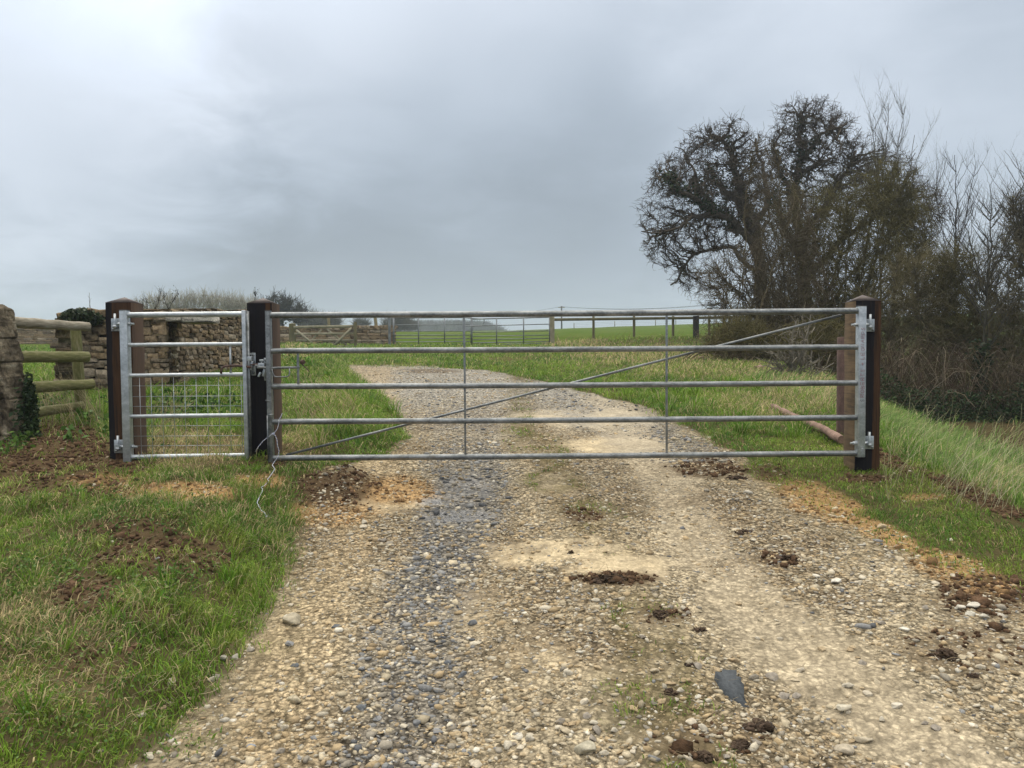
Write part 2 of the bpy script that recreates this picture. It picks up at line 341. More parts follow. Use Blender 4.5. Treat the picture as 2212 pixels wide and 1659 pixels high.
# batch tubes: P (N,k,3) r (N,k) col (N,3)
def tubes(P, r, col, n=3):
    Nn, k, _ = P.shape
    T = np.gradient(P, axis=1); T /= np.linalg.norm(T, axis=2, keepdims=True) + 1e-9
    up = np.where(np.abs(T[:, :1, 2:3]) < .9, np.array([0, 0, 1.]), np.array([1., 0, 0])); up = np.broadcast_to(up, T.shape)
    A = np.cross(T, up); A /= np.linalg.norm(A, axis=2, keepdims=True) + 1e-9; B = np.cross(T, A)
    th = 2 * np.pi * np.arange(n) / n
    V = P[:, :, None] + r[:, :, None, None] * (A[:, :, None] * np.cos(th)[:, None] + B[:, :, None] * np.sin(th)[:, None])
    i = np.arange(k - 1)[:, None]; j = np.arange(n)[None]
    q = np.stack([i * n + j, i * n + (j + 1) % n, (i + 1) * n + (j + 1) % n, (i + 1) * n + j], -1).reshape(-1, 4)
    Fq = (q[None] + (np.arange(Nn) * k * n)[:, None, None]).reshape(-1, 4)
    C = np.repeat(col, k * n, axis=0)
    return V.reshape(-1, 3), [Fq], C
def blades(P, h, w, yaw, lean, ldir, col, mid=.55):
    n = len(P)
    side = np.stack([np.cos(yaw), np.sin(yaw), np.zeros(n)], -1) * (w / 2)[:, None]
    ld = np.stack([np.cos(ldir), np.sin(ldir), np.zeros(n)], -1)
    up = np.array([0, 0, 1.])
    m = P + ld * (h * lean * .35)[:, None] + up * (h * mid * np.sqrt(np.clip(1 - (lean * .5) ** 2, .1, 1)))[:, None]
    t = P + ld * (h * lean)[:, None] + up * (h * np.sqrt(np.clip(1 - lean ** 2, .03, 1)) * .95)[:, None]
    V = np.stack([P - side, P + side, m - side * .8, m + side * .8, t], 1).reshape(-1, 3)
    b = (np.arange(n) * 5)[:, None]
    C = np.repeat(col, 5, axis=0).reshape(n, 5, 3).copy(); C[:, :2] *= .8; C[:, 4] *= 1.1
    return V, [b + np.array([0, 1, 3, 2]), b + np.array([2, 3, 4])], C.reshape(-1, 3)
def leaves(P, s, col, rng, flatz=.6):
    n = len(P)
    a = rng.normal(size=(n, 3)); a[:, 2] *= flatz; a /= np.linalg.norm(a, axis=1)[:, None]
    b = np.cross(a, rng.normal(size=(n, 3))); b /= np.linalg.norm(b, axis=1)[:, None] + 1e-9
    c = np.cross(a, b)
    s = s[:, None]
    V = np.stack([P - a * s, P + b * s * .6 + c * s * .15, P + a * s, P - b * s * .6 + c * s * .15], 1).reshape(-1, 3)
    return V, [(np.arange(n) * 4)[:, None] + np.array([0, 1, 2, 3])], np.repeat(col, 4, axis=0)
# ico templates
def ico(sub):
    import bmesh
    bm = bmesh.new(); bmesh.ops.create_icosphere(bm, subdivisions=sub, radius=1)
    V = np.array([v.co[:] for v in bm.verts]); Fa = np.array([[v.index for v in f.verts] for f in bm.faces]); bm.free(); return V, Fa
ICO = {k: ico(k) for k in (1, 2, 3, 4, 5)}
def rockify(V, rng, amp=.3, oct=3, chip=.25):
    out = V.copy(); r = np.ones(len(V))
    for o in range(oct):
        for q in range(5):
            k = rng.normal(size=3) * (1.6 * 1.9 ** o); r += amp / (1.7 ** o) / 3 * np.sin(V @ k + rng.random() * 6.28)
    out = V * r[:, None]
    for q in range(7):   # planar chips
        nrm = rng.normal(size=3); nrm /= np.linalg.norm(nrm); lim = 1 - chip * (1 + rng.random())
        d = out @ nrm; out = out - np.maximum(d - lim, 0)[:, None] * nrm * .85
    return out
def stones(P, sc, col, rng, sub=1, tilt=.35, amp=.3, chip=.28):
    K = 14; T, Fa = ICO[sub]; TT = np.stack([rockify(T, rng, amp, chip=chip) for _ in range(K)])
    n = len(P); V = TT[rng.integers(0, K, n)] * sc[:, None, :]
    yaw = rng.random(n) * 6.283; tl = rng.normal(size=n) * tilt
    c, s = np.cos(tl), np.sin(tl)
    y, z = V[..., 1] * c[:, None] - V[..., 2] * s[:, None], V[..., 1] * s[:, None] + V[..., 2] * c[:, None]
    c, s = np.cos(yaw)[:, None], np.sin(yaw)[:, None]
    x2, y2 = V[..., 0] * c - y * s, V[..., 0] * s + y * c
    V = np.stack([x2, y2, z], -1) + P[:, None]
    nv = len(T)
    return V.reshape(-1, 3), [(Fa[None] + (np.arange(n) * nv)[:, None, None]).reshape(-1, 3)], np.repeat(col, nv, axis=0)

# ------------------------------------------------------------------ ground masks (evaluated once on ground points, then fixed to the ground)
def blob(u, v, cu, cv, ru, rv, n, amp=.35, ang=0):
    a = rad(ang); du = (u - cu); dv = (v - cv)
    x = (du * math.cos(a) + dv * math.sin(a)) / ru; y = (-du * math.sin(a) + dv * math.cos(a)) / rv
    return 1 - ss(.65, 1.25, np.sqrt(x * x + y * y) + n * amp)
def lerp(a, b, t): return a + (np.asarray(b) - a) * t[..., None]
def ground_info(x, y, z):
    u, v, d = proj(x, y, z)
    n1 = fbm(x * 1.6, y * 1.6, 4, 1); n2 = fbm(x * 6, y * 6, 4, 2); n3 = fbm(x * .5, y * .5, 3, 3); n4 = fbm(x * 17, y * 17, 3, 4)
    nn = n1 * .6 + n2 * .5
    # distance into the track, metres, perturbed
    e = np.minimum((u - uL(v)), (uR(v) - u)) * d / F
    e = np.where(y < .8, 1.7 - np.abs(x), e)
    e = e + nn * .14 * np.clip(d / 5, .6, 1.5)
    top = ss(786, 792, v + n2 * 3 - (u - 740) * .02)
    tr = ss(-.03, .10, e) * np.where(y < .8, 1, top)
    B = lambda *a, **k: blob(u, v, *a, n=nn, **k)
    # dark gravel rut
    cr = np.interp(v, [790, 830, 870, 940, 1010, 1100, 1190, 1260, 1400, 1520, 1659, 2000], [930, 950, 985, 1010, 1010, 1000, 960, 930, 900, 880, 850, 800])
    wr = np.interp(v, [790, 850, 940, 1010, 1100, 1190, 1260, 1400, 1520, 1659, 2000], [160, 120, 85, 95, 105, 100, 100, 130, 130, 150, 200])
    dark = (1 - ss(.55, 1.25, np.abs(u - cr) / wr + nn * .55)) * tr
    dark = dark * np.interp(v, [880, 1000, 1180, 1260, 1350, 1659], [.35, .85, 1, .9, .75, .7]) * np.clip(1 + n2 * .8, 0, 1)
    dark2 = (1 - ss(.5, 1.2, np.abs(u - np.interp(v, [850, 900, 1000], [1230, 1330, 1500])) / 120 + nn * .5)) * tr * (v < 1000) * .7
    sand = np.maximum.reduce([B(1170, 1195, 150, 34, amp=1.5), B(1310, 1228, 100, 26, amp=1.5), B(1010, 1330, 80, 60, amp=1.2) * .6, B(1180, 1420, 110, 60, amp=1.2) * .6, B(840, 1075, 110, 38), B(1260, 900, 150, 20), B(1330, 960, 110, 22), B(1200, 1060, 60, 14) * .4]) * tr
    moss = np.maximum.reduce([B(1120, 930, 40, 60) * .8, B(1190, 1040, 70, 28), B(1290, 1105, 110, 25) * .7, B(1400, 1500, 120, 130, amp=.7) * .75, B(1380, 1350, 90, 60, amp=.7) * .6,
                              B(1500, 1640, 120, 60) * .8, B(620, 1180, 50, 70, amp=.6) * .8, B(540, 1370, 60, 60, amp=.6) * .7, B(400, 1560, 120, 90, amp=.7) * .7, B(1200, 980, 40, 40) * .6])
    moss = np.maximum(moss, (1 - ss(.0, .5, e)) * .45) * tr
    rutr = (1 - ss(.5, 1.2, np.abs(u - np.interp(v, [900, 1010, 1100, 1250, 1400, 1500, 1659], [1330, 1420, 1470, 1590, 1730, 1850, 2050])) / np.interp(v, [900, 1250, 1659], [70, 110, 190]) + nn * .6)) * tr
    strip = (1 - ss(.5, 1.25, np.abs(u - np.interp(v, [900, 1010, 1100, 1250, 1400, 1500, 1659], [1130, 1200, 1260, 1330, 1400, 1450, 1530])) / np.interp(v, [900, 1250, 1659], [40, 75, 150]) + nn * .8)) * tr * (1 - sand)
    lsand = (1 - ss(.5, 1.2, np.abs(u - np.interp(v, [1100, 1250, 1400, 1500, 1659], [800, 720, 650, 620, 600])) / np.interp(v, [1100, 1659], [60, 130]) + nn * .8)) * tr
    mud = np.maximum.reduce([B(190, 1290, 95, 55), B(110, 985, 190, 40, amp=.5), B(1870, 1036, 60, 9), B(570, 1004, 60, 7), B(280, 1000, 70, 9), B(160, 1060, 200, 40, amp=1.2) * .7, B(340, 1190, 130, 60, amp=1.2) * .75, B(230, 1420, 90, 40, amp=1.2) * .5, B(290, 1150, 120, 40, amp=.6) * .8, B(90, 960, 190, 48), B(60, 1010, 160, 40, amp=.6) * .8, B(720, 1055, 95, 48), B(1520, 1010, 90, 22) * .9,
                             B(1260, 1110, 50, 18) * .8, B(1670, 1020, 40, 20) * .6, B(1690, 1205, 60, 22) * .8, B(2140, 1290, 110, 45, amp=.6) * .9, B(2100, 1400, 140, 50, amp=.7) * .6,
                             B(1560, 1600, 160, 60, amp=.7) * .5, B(1320, 1250, 90, 16), B(1430, 1330, 60, 20) * .6, B(1120, 776, 60, 5, amp=1.2) * .6, B(930, 802, 60, 5) * .8, B(1920, 995, 60, 18, ang=30) * .9,
                             B(1170, 771, 50, 4, amp=1.2) * .6, B(2110, 1075, 130, 16, ang=24), B(330, 1330, 60, 40) * .7])
    orange = np.maximum.reduce([B(380, 1065, 150, 26, amp=.6), B(560, 1040, 60, 16), B(860, 1060, 90, 34), B(720, 1110, 110, 30) * .8, B(1780, 1095, 120, 34, ang=22, amp=.6) * .8,
                                B(1900, 1150, 110, 26, ang=22, amp=.6) * .8, B(1990, 1075, 60, 10) * .6, B(2060, 1230, 120, 34, ang=20, amp=.6) * .8, B(230, 1040, 90, 18) * .7])
    wet = np.maximum.reduce([B(990, 1115, 75, 16, amp=.8), B(930, 1085, 40, 10, amp=.8), B(1000, 1060, 70, 40) * .5]) * tr
    ditch = ss(6.2, 6.9, x - (y - 9.8) * .17 + nn * .3) * ss(7, 8.5, y) * (1 - ss(14.6, 16, y + n1 * .5))
    straw = np.maximum.reduce([B(1420, 770, 190, 24, amp=.5), B(1680, 880, 160, 30, amp=.6) * .8, B(1550, 800, 180, 22, amp=.6) * .7, B(400, 975, 130, 40, amp=.6), B(650, 960, 60, 40, amp=.7) * .8,
                               B(640, 765, 40, 22) * .8, B(1250, 745, 80, 10), B(700, 880, 70, 40, amp=.8) * .5, B(1750, 850, 120, 40) * .6, B(2170, 1050, 80, 20) * .5, B(60, 1400, 180, 140, amp=.9) * .5])
    field = ss(30.2, 30.8, y + .0 * x) * ss(-7.5, -7.2, x + .0 * y)
    field = np.maximum(field, ss(10.5, 11.5, y) * ss(-5.4, -5.8, x)) ; field = np.maximum(field, ss(16, 18, y) * ss(9.5, 11, x - (y - 17) * .25))
    grassy = (1 - tr)
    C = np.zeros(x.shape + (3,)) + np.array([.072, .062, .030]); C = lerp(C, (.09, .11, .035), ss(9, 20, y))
    C = lerp(C, (.15, .115, .06), np.clip(.35 + n2 * .8, 0, 1) * .5)
    C = lerp(C, (.16, .125, .07), straw * .6)
    C = lerp(C, (.062, .105, .012), field * np.clip(.85 + n1 * .3, 0, 1))
    C = lerp(C, (.105, .125, .035), field * np.clip(n3 * 1.6, 0, .6))
    # track colours
    T_ = np.zeros_like(C) + np.array([.375, .312, .212]); T_ = lerp(T_, (.215, .170, .112), np.clip(.38 + n1 * 1.9, 0, 1)); T_ = lerp(T_, (.41, .345, .235), np.clip(n2 * 1.6, 0, 1) * .6)
    T_ = lerp(T_, (.54, .44, .285), sand * .9 * np.clip(.75 + n2 * 1.3 + n4 * .5, 0, 1)); T_ = lerp(T_, (.17, .168, .16), np.clip(dark + dark2, 0, 1) * .8)
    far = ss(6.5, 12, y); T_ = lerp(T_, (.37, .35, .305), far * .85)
    T_ = lerp(T_, (.43, .365, .26), rutr * .7 * np.clip(.85 + n2 * .8, 0, 1)); T_ = lerp(T_, (.45, .35, .215), lsand * .6); T_ = lerp(T_, (.15, .115, .055), strip * np.clip(.6 + n2, 0, 1) * .8)
    T_ = lerp(T_, (.12, .105, .05), moss * .7 * np.clip(.75 + n2 * 1.2, .2, 1))
    C = lerp(C, T_, tr) if False else C + (T_ - C) * tr[..., None]
    C = lerp(C, (.42, .265, .12), orange * .85); C = lerp(C, (.085, .058, .034), mud * .92)
    C = lerp(C, (.055, .043, .022), ditch * .9)
    C *= (1 + n4 * .12)[..., None]
    C = lerp(C, C.mean(-1, keepdims=True) * .55 * np.ones(3), wet * .5)
    peb = np.clip(tr * (1 - .75 * sand) * (1 - .45 * rutr) * (1 - .5 * moss) + .3 * orange, 0, 1) * (1 - .8 * mud)
    dens = grassy * (1 - np.clip(mud * 1.0, 0, .93)) * (1 - np.clip(orange * .9, 0, .85)) * (1 - .97 * ditch)
    dens = dens + tr * np.clip(moss - .3, 0, 1) * .7 * ss(-.1, .3, n2) + strip * .10 * ss(.0, .3, n2)
    return dict(u=u, v=v, d=d, C=C, peb=peb, wet=wet, tr=tr, dens=np.clip(dens, 0, 1), dark=np.clip(dark + dark2, 0, 1), sand=sand, moss=moss, rutr=rutr, lsand=lsand, strip=strip, mud=mud, orange=orange,
                straw=straw, field=field, n1=n1, n2=n2, n3=n3, e=e, ditch=ditch)

# ------------------------------------------------------------------ ground sheets
def axis(lo, hi, c0, c1, fine, grow):
    a = list(np.arange(c0, c1, fine)); s = fine; x = a[-1]
    while x < hi: s *= grow; x += s; a.append(x)
    s = fine; x = a[0]; L_ = []
    while x > lo: s *= grow; x -= s; L_.append(x)
    return np.array(L_[::-1] + a)
xs = axis(-420, 420, -3.6, 3.6, .028, 1.035); ys = axis(-6, 650, 1.3, 7.0, .028, 1.022)
XX, YY = np.meshgrid(xs, ys); ZZ = height(XX, YY)
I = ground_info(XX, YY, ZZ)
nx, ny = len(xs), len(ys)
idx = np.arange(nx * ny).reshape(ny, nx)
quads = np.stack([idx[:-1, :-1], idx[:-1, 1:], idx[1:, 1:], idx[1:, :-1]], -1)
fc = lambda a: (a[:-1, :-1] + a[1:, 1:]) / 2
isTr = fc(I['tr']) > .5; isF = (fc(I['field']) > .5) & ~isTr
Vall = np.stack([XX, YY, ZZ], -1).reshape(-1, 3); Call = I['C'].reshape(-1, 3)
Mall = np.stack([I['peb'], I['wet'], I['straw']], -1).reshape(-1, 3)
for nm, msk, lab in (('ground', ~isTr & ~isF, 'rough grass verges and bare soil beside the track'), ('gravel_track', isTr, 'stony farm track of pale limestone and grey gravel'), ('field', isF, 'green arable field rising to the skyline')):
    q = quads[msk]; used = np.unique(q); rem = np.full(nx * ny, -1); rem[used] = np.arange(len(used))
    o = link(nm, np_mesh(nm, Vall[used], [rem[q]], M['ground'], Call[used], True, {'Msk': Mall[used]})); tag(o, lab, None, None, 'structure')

# ------------------------------------------------------------------ gravel
def scatter(bands, cond):
    out = []
    for (y0, y1, dn) in bands:
        n = int((y1 - y0) * ((y0 + y1) * .72 + 1.4) * dn)
        y = RNG.uniform(y0, y1, n); x = RNG.uniform(-1, 1, n) * (y * .72 + .7)
        out.append(np.stack([x, y], -1))
    P = np.concatenate(out); z = height(P[:, 0], P[:, 1]); J = ground_info(P[:, 0], P[:, 1], z)
    k = cond(J, P) > RNG.random(len(P))
    return np.column_stack([P[k], z[k]]), {a: b[k] for a, b in J.items()}
def stone_cols(J, n, rng):
    pal = np.array([(.45, .385, .27), (.50, .45, .35), (.36, .275, .165), (.28, .25, .20), (.235, .235, .23), (.12, .123, .128), (.41, .31, .18), (.58, .54, .45)])
    pd = np.array([.30, .14, .20, .12, .04, .01, .15, .04]); pk = np.array([.06, .07, .03, .27, .36, .18, .01, .02])
    po = np.array([.2, .08, .3, .03, .02, .0, .35, .02])
    r = rng.random(n)
    w = J['dark'] * .92
    ch = np.where(rng.random(n) < w, np.searchsorted(np.cumsum(pk), r), np.searchsorted(np.cumsum(pd), r))
    ch = np.where(rng.random(n) < J['orange'], np.searchsorted(np.cumsum(po), r), ch); ch = np.clip(ch, 0, 7)
    return pal[ch] * rng.uniform(.72, 1.18, (n, 1)) * (1 - .35 * J['wet'][:, None]) * (1 - .15 * J['moss'][:, None])
Pg, Jg = scatter([(1.6, 3.4, 4600), (3.4, 5.2, 3200), (5.2, 7.5, 1500), (7.5, 11, 520), (11, 18, 160)],
                 lambda J, P: np.clip(J['tr'] * (.62 + .5 * J['dark'] - .5 * J['sand'] - .35 * J['moss'] - .5 * J['rutr'] - .25 * J['lsand'] + .55 * J['n1']) + .3 * J['orange'] + .12 * J['mud'] * (J['tr'] + .3) + .05 * (J['e'] > -.15), 0, 1) * (1 - .8 * J['wet']))
n = len(Pg); s = np.exp(RNG.normal(-4.98, .5, n)) * (1 + .085 * np.maximum(Jg['d'] - 3, 0)); s = np.clip(s, .0028, .028)
s *= np.where(Jg['u'] > 1000, 1.0, 1.0) * (1 + .25 * Jg['dark'])
sc = np.stack([s * RNG.uniform(.9, 1.6, n), s * RNG.uniform(.7, 1.1, n), s * RNG.uniform(.35, .7, n)], -1)
Pg[:, 2] += sc[:, 2] * RNG.uniform(-.35, .4, n)
big = s > .0095
cg = stone_cols(Jg, n, RNG)
parts = [stones(Pg[~big], sc[~big], cg[~big], RNG, 1), stones(Pg[big], sc[big], cg[big], RNG, 2 if big.sum() < 9000 else 1)]
V_, F_, C_ = merge(parts)
tag(link('gravel', np_mesh('gravel', V_, F_, M['gravel'], C_, False)), 'loose grey and cream gravel strewn over the farm track', 'gravel', None, 'stuff')
print('gravel', n, big.sum())

# clods of crumbly soil
Pc, Jc = scatter([(1.6, 3.4, 1300), (3.4, 5.2, 2000), (5.2, 8, 1300), (8, 12, 100)], lambda J, P: np.clip(J['mud'] * .9 + J['orange'] * .55 - .15, 0, 1) * (J['ditch'] < .3))
n = len(Pc); s = np.exp(RNG.normal(-4.7, .45, n)); s = np.clip(s, .004, .035)
sc = np.stack([s * RNG.uniform(.9, 1.5, n), s * RNG.uniform(.8, 1.1, n), s * RNG.uniform(.5, .95, n)], -1); Pc[:, 2] += sc[:, 2] * .3
mixc = (Jc['orange'] / (Jc['orange'] + Jc['mud'] + .01) > RNG.random(n))[:, None]
cc = np.where(mixc, np.array([.27, .17, .085]), np.array([.10, .062, .038])) * RNG.uniform(.6, 1.45, (n, 1))
V_, F_, C_ = merge([stones(Pc, sc, cc, RNG, 1, 1.0, .45, .2)])
tag(link('loose_soil', np_mesh('loose_soil', V_, F_, M['soil'], C_, True)), 'crumbs of dug brown and orange soil on the verges', 'soil', None, 'stuff')

# ------------------------------------------------------------------ grass
def grass(bands, cond, hf, name, label, straw_k=1.0):
    P, J = scatter(bands, cond); n = len(P); u, v, y, x = J['u'], J['v'], P[:, 1], P[:, 0]
    h = hf(J, P) * RNG.uniform(.55, 1.3, n)
    w = np.maximum(.0042, J['d'] * .00082) * RNG.uniform(.7, 1.3, n)
    bank = ss(3.1, 3.7, x - np.maximum(y - 6, -2) * .10) * (y < 14) * (x > 0)
    lean = np.clip(RNG.beta(3.4, 1.4, n) * 1.12, .15, .985); ldir = RNG.random(n) * 6.283
    cl = fbm(x * 3, y * 3, 2, 9) * 3.2 + 1.2 + RNG.normal(size=n) * .8     # clumped lean
    ldir = np.where(RNG.random(n) < .6, cl, ldir); ldir = np.where(bank > .5, RNG.normal(.5, .45, n), ldir); lean = np.where(bank > .5, np.clip(lean + .1, .2, .92), lean)
    g = np.array([.170, .280, .030]) * np.ones((n, 1)); g = lerp(g, (.072, .175, .020), np.clip(.45 + J['n1'] * 1.5 + RNG.normal(size=n) * .25, 0, 1))
    g = lerp(g, (.30, .34, .075), np.clip(J['n2'] * 1.2 + RNG.normal(size=n) * .3, 0, 1) * .8)
    g = lerp(g, (.175, .28, .075), bank * .7)
    sp = np.clip(.07 + .45 * J['straw'] + .10 * J['mud'] + .03 * bank + .2 * np.clip(J['n1'] * 1.2, 0, 1) * (y < 9) * (u < 700), 0, .8) * straw_k
    dry = RNG.random(n) < sp
    dc = np.array([.62, .50, .27]) * RNG.uniform(.4, 1.15, (n, 1))
    g = np.where(dry[:, None], dc, g * RNG.uniform(.5, 1.45, (n, 1)))
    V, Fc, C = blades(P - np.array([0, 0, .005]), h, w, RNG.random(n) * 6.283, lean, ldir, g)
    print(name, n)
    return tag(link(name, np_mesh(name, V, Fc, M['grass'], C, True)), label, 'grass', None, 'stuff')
def hf(J, P):
    x, y, u, v = P[:, 0], P[:, 1], J['u'], J['v']
    h = .055 + .03 * np.clip(J['n1'], -1, 1) + .035 * np.clip(J['n2'], -.4, 1)
    h = h + .045 * blob(u, v, 570, 1180, 90, 200, 0 * u) + .04 * blob(u, v, 350, 1450, 180, 120, 0 * u)
    h = np.where((x > 1.8) & (y < 7), .045 + .01 * J['n1'], h)
    bank = ss(3.2, 3.9, x - np.maximum(y - 6, -2) * .10) * (y < 14); h = h + bank * .15
    h = h + ss(6.3, 7.0, y) * (.06 + .06 * np.clip(J['n1'], -.6, 1)) * (x < -.2) + ss(7, 9, y) * (x > 0) * .05
    h = h + .08 * J['straw'] * (y > 8) + .10 * blob(u, v, 760, 880, 70, 90, 0 * u)
    h = h * (1 - .45 * J['tr'])
    h = h * np.where(x < -4.3 - .0 * y, 1.25, 1)
    h = h + .16 * np.clip(np.exp(-((y - 29) / 1.5) ** 2) * (x > 1.8), 0, 1) * np.clip(.5 + J['n2'], 0, 1)
    return np.maximum(h, .02)
grass([(1.3, 3.2, 12500), (3.2, 5.0, 9000), (5.0, 7.5, 4800), (7.5, 11, 2100), (11, 17, 850), (17, 31, 220)],
      lambda J, P: J['dens'] * np.clip(.78 + J['n2'] * .9, .12, 1) * (1 - .5 * ss(30, 31, P[:, 1])), hf, 'grass', 'green verge grass mixed with straw coloured dead blades')


grass([(1.3, 3.2, 1700), (3.2, 5.0, 1500), (5.0, 8, 900)], lambda J, P: np.clip((1 - J['tr']) * (.35 + J['straw'] + J['n1'] - .7 * J['mud']) * .8, 0, 1) * (P[:, 0] < 1.5),
      lambda J, P: .075 + 0 * P[:, 0], 'thatch', 'flattened straw coloured dead grass lying over the left verge', 9.)

# tussocks: bunches of blades that spill outwards
tr_ = np.random.default_rng(41); nt_ = 2600; ty = 1.4 + tr_.random(nt_) ** .8 * 11; tx = tr_.uniform(-1, 1, nt_) * (ty * .72 + .6); tz_ = height(tx, ty); TJ = ground_info(tx, ty, tz_)
k = (TJ['dens'] * np.clip(.35 + TJ['n2'] * 2.2, 0, 1) * (TJ['tr'] < .4) > tr_.random(nt_)) & ~((tx > 1.6) & (tx < 3.2) & (ty < 7)); tx, ty, tz_, tn, ts_ = tx[k], ty[k], tz_[k], TJ['n1'][k], TJ['straw'][k]; nb = 34; nt_ = len(tx)
ang = tr_.random((nt_, nb)) * 6.283; rr_ = tr_.random((nt_, nb)) ** .7 * .045; P_ = np.stack([tx[:, None] + np.cos(ang) * rr_, ty[:, None] + np.sin(ang) * rr_, np.repeat(tz_[:, None], nb, 1) - .006], -1).reshape(-1, 3)
n_ = len(P_); big_ = np.repeat(tr_.uniform(.7, 1.35, nt_) * (1 + .5 * (ty > 6.3)), nb); h_ = .13 * big_ * tr_.uniform(.6, 1.2, n_); sk = np.repeat((ts_ * .5 + .13 + .25 * tn), nb)
gc = lerp(np.array([.17, .28, .030]) * np.ones((n_, 1)), (.085, .20, .018), np.repeat(tr_.random(nt_), nb)); gc = np.where((tr_.random(n_) < sk)[:, None], np.array([.60, .50, .28]) * tr_.uniform(.5, 1.1, (n_, 1)), gc * tr_.uniform(.6, 1.5, (n_, 1)))
V, Fc, C = blades(P_, h_, np.maximum(.0042, np.repeat(ty, nb) * .0008) * tr_.uniform(.7, 1.2, n_), tr_.random(n_) * 6.283, np.clip(tr_.normal(.72, .2, n_), .2, .98), (ang + tr_.normal(size=ang.shape) * .35).reshape(-1), gc, .6)
tag(link('tussocks', np_mesh('tussocks', V, Fc, M['grass'], C, True)), 'coarse grass tussocks spilling over the verges', 'grass', None, 'stuff')

# ------------------------------------------------------------------ gate posts
GY = 5.84                                   # plane of the gates
PF = 5.905                                  # front face of the posts
K = F / GY
X_ = lambda u, v=830, Y=GY: at(u, v, Y)[0]
Z_ = lambda u, v, Y=GY: at(u, v, Y)[2]
GAL = (1, 1, 1)
def bolt(mb, p, r=.011, t=.012, axis='y'):
    p = np.array(p, float); d = {'y': np.array([0, -1, 0.]), 'x': np.array([1., 0, 0])}[axis]
    mb.tube([p, p + d * t], r, 6)
def hinge_plate(parent, u0, u1, v0, v1, pinu, side):
    x0, x1 = X_(u0, v0, PF), X_(u1, v0, PF); z1, z0 = Z_(u0, v0, PF), Z_(u0, v1, PF)
    m = MB(); m.box((x0, PF - .007, z0), (x1, PF + .004, z1)); pl = m.build('hinge_plate', M['galv_new'], parent, bevel=.002)
    px = X_(pinu, v0, PF - .04); zc = (z0 + z1) / 2
    m = MB(); m.tube([(px, PF - .035, zc - .035), (px, PF - .035, z1 + .035)], .0095, 10)
    m.box((px - .014, PF - .045, zc - .022), (px + .014, PF - .0075, zc - .006)); m.tube([(px, PF - .035, zc - .024), (px, PF - .035, zc - .003)], .018, 12)
    m.build('hinge_pin', M['galv_new'], pl, True)
    for bx in (x0 + .014, x1 - .014):
        m = MB(); bolt(m, (bx, PF - .007, z0 + .014), .0095, .006); m.build('bolt', M['galv_old'], pl)
    return px, zc
def gate_post(label, u0, u1, vsh, vap, side_mat, zb):
    x0, x1 = X_(u0, vsh, PF), X_(u1, vsh, PF); w = x1 - x0; zt = Z_((u0 + u1) / 2, vsh, PF); d = .2
    e = empty('gate_post', ((x0 + x1) / 2, PF + d / 2, zb)); tag(e, label, 'gate post', 'dark hardwood gate posts')
    apex = Z_((u0 + u1) / 2, vap, PF + d / 2)
    V = [(x, y, z) for z in (zb - .4, zt) for x, y in ((x0, PF), (x1, PF), (x1, PF + d), (x0, PF + d))]
    Fs = [(0, 1, 5, 4), (1, 2, 6, 5), (2, 3, 7, 6), (3, 0, 4, 7)]
    # subdivide the shaft a little so that it is not perfectly straight
    rows = 14; VV = []
    for i in range(rows + 1):
        z = zb - .4 + (zt - zb + .4) * i / rows
        for j, (x, y) in enumerate(((x0, PF), (x1, PF), (x1, PF + d), (x0, PF + d))):
            k = .0022 if i < rows else 0
            VV.append((x + RNG.normal() * k, y + RNG.normal() * k, z))
    fl = []; mi = []
    for i in range(rows):
        for j in range(4):
            fl.append((i * 4 + j, i * 4 + (j + 1) % 4, i * 4 + 4 + (j + 1) % 4, i * 4 + 4 + j)); mi.append((0, side_mat[1], 1, side_mat[0])[j])
    me = np_mesh('shaft', np.array(VV), [np.array(fl)], [M['post_dark'], M['post_side'], M['post_sawn']], None, False, mi=mi)
    o = link('shaft', me, e); b = o.modifiers.new('bevel', 'BEVEL'); b.width = .004; b.segments = 2; b.limit_method = 'ANGLE'; b.angle_limit = rad(40)
    m = MB(); q = .002; m.add([(x0 - q, PF - q, zt + .001), (x1 + q, PF - q, zt + .001), (x1 + q, PF + d + q, zt + .001), (x0 - q, PF + d + q, zt + .001), ((x0 + x1) / 2, PF + d / 2, apex)],
                              [(0, 1, 4), (1, 2, 4), (2, 3, 4), (3, 0, 4), (3, 2, 1, 0)])
    m.build('pyramid_top', M['post_cap'], e)
    return e
pL = gate_post('dark hardwood gate post at the left, hinge side of the small mesh gate', 227.2, 282.8, 653.6, 642, (0, 1), hz(-2.95, 5.9))
pM = gate_post('dark hardwood gate post between the small gate and the long gate', 532.5, 587.2, 655, 643.6, (0, 1), hz(-1.95, 5.9))
pR = gate_post('dark hardwood gate post carrying the hinges of the long gate, brown sawn left face', 1849, 1903.7, 649.8, 636.7, (2, 0), hz(2.75, 5.9))
hL1 = hinge_plate(pL, 240.6, 271, 688, 715.5, 247.5, 1); hL2 = hinge_plate(pL, 247, 276, 950, 978.5, 254, 1)
hR1 = hinge_plate(pR, 1857, 1888.5, 689.5, 716.5, 1880.5, -1); hR2 = hinge_plate(pR, 1856, 1887, 942, 970, 1878.5, -1)
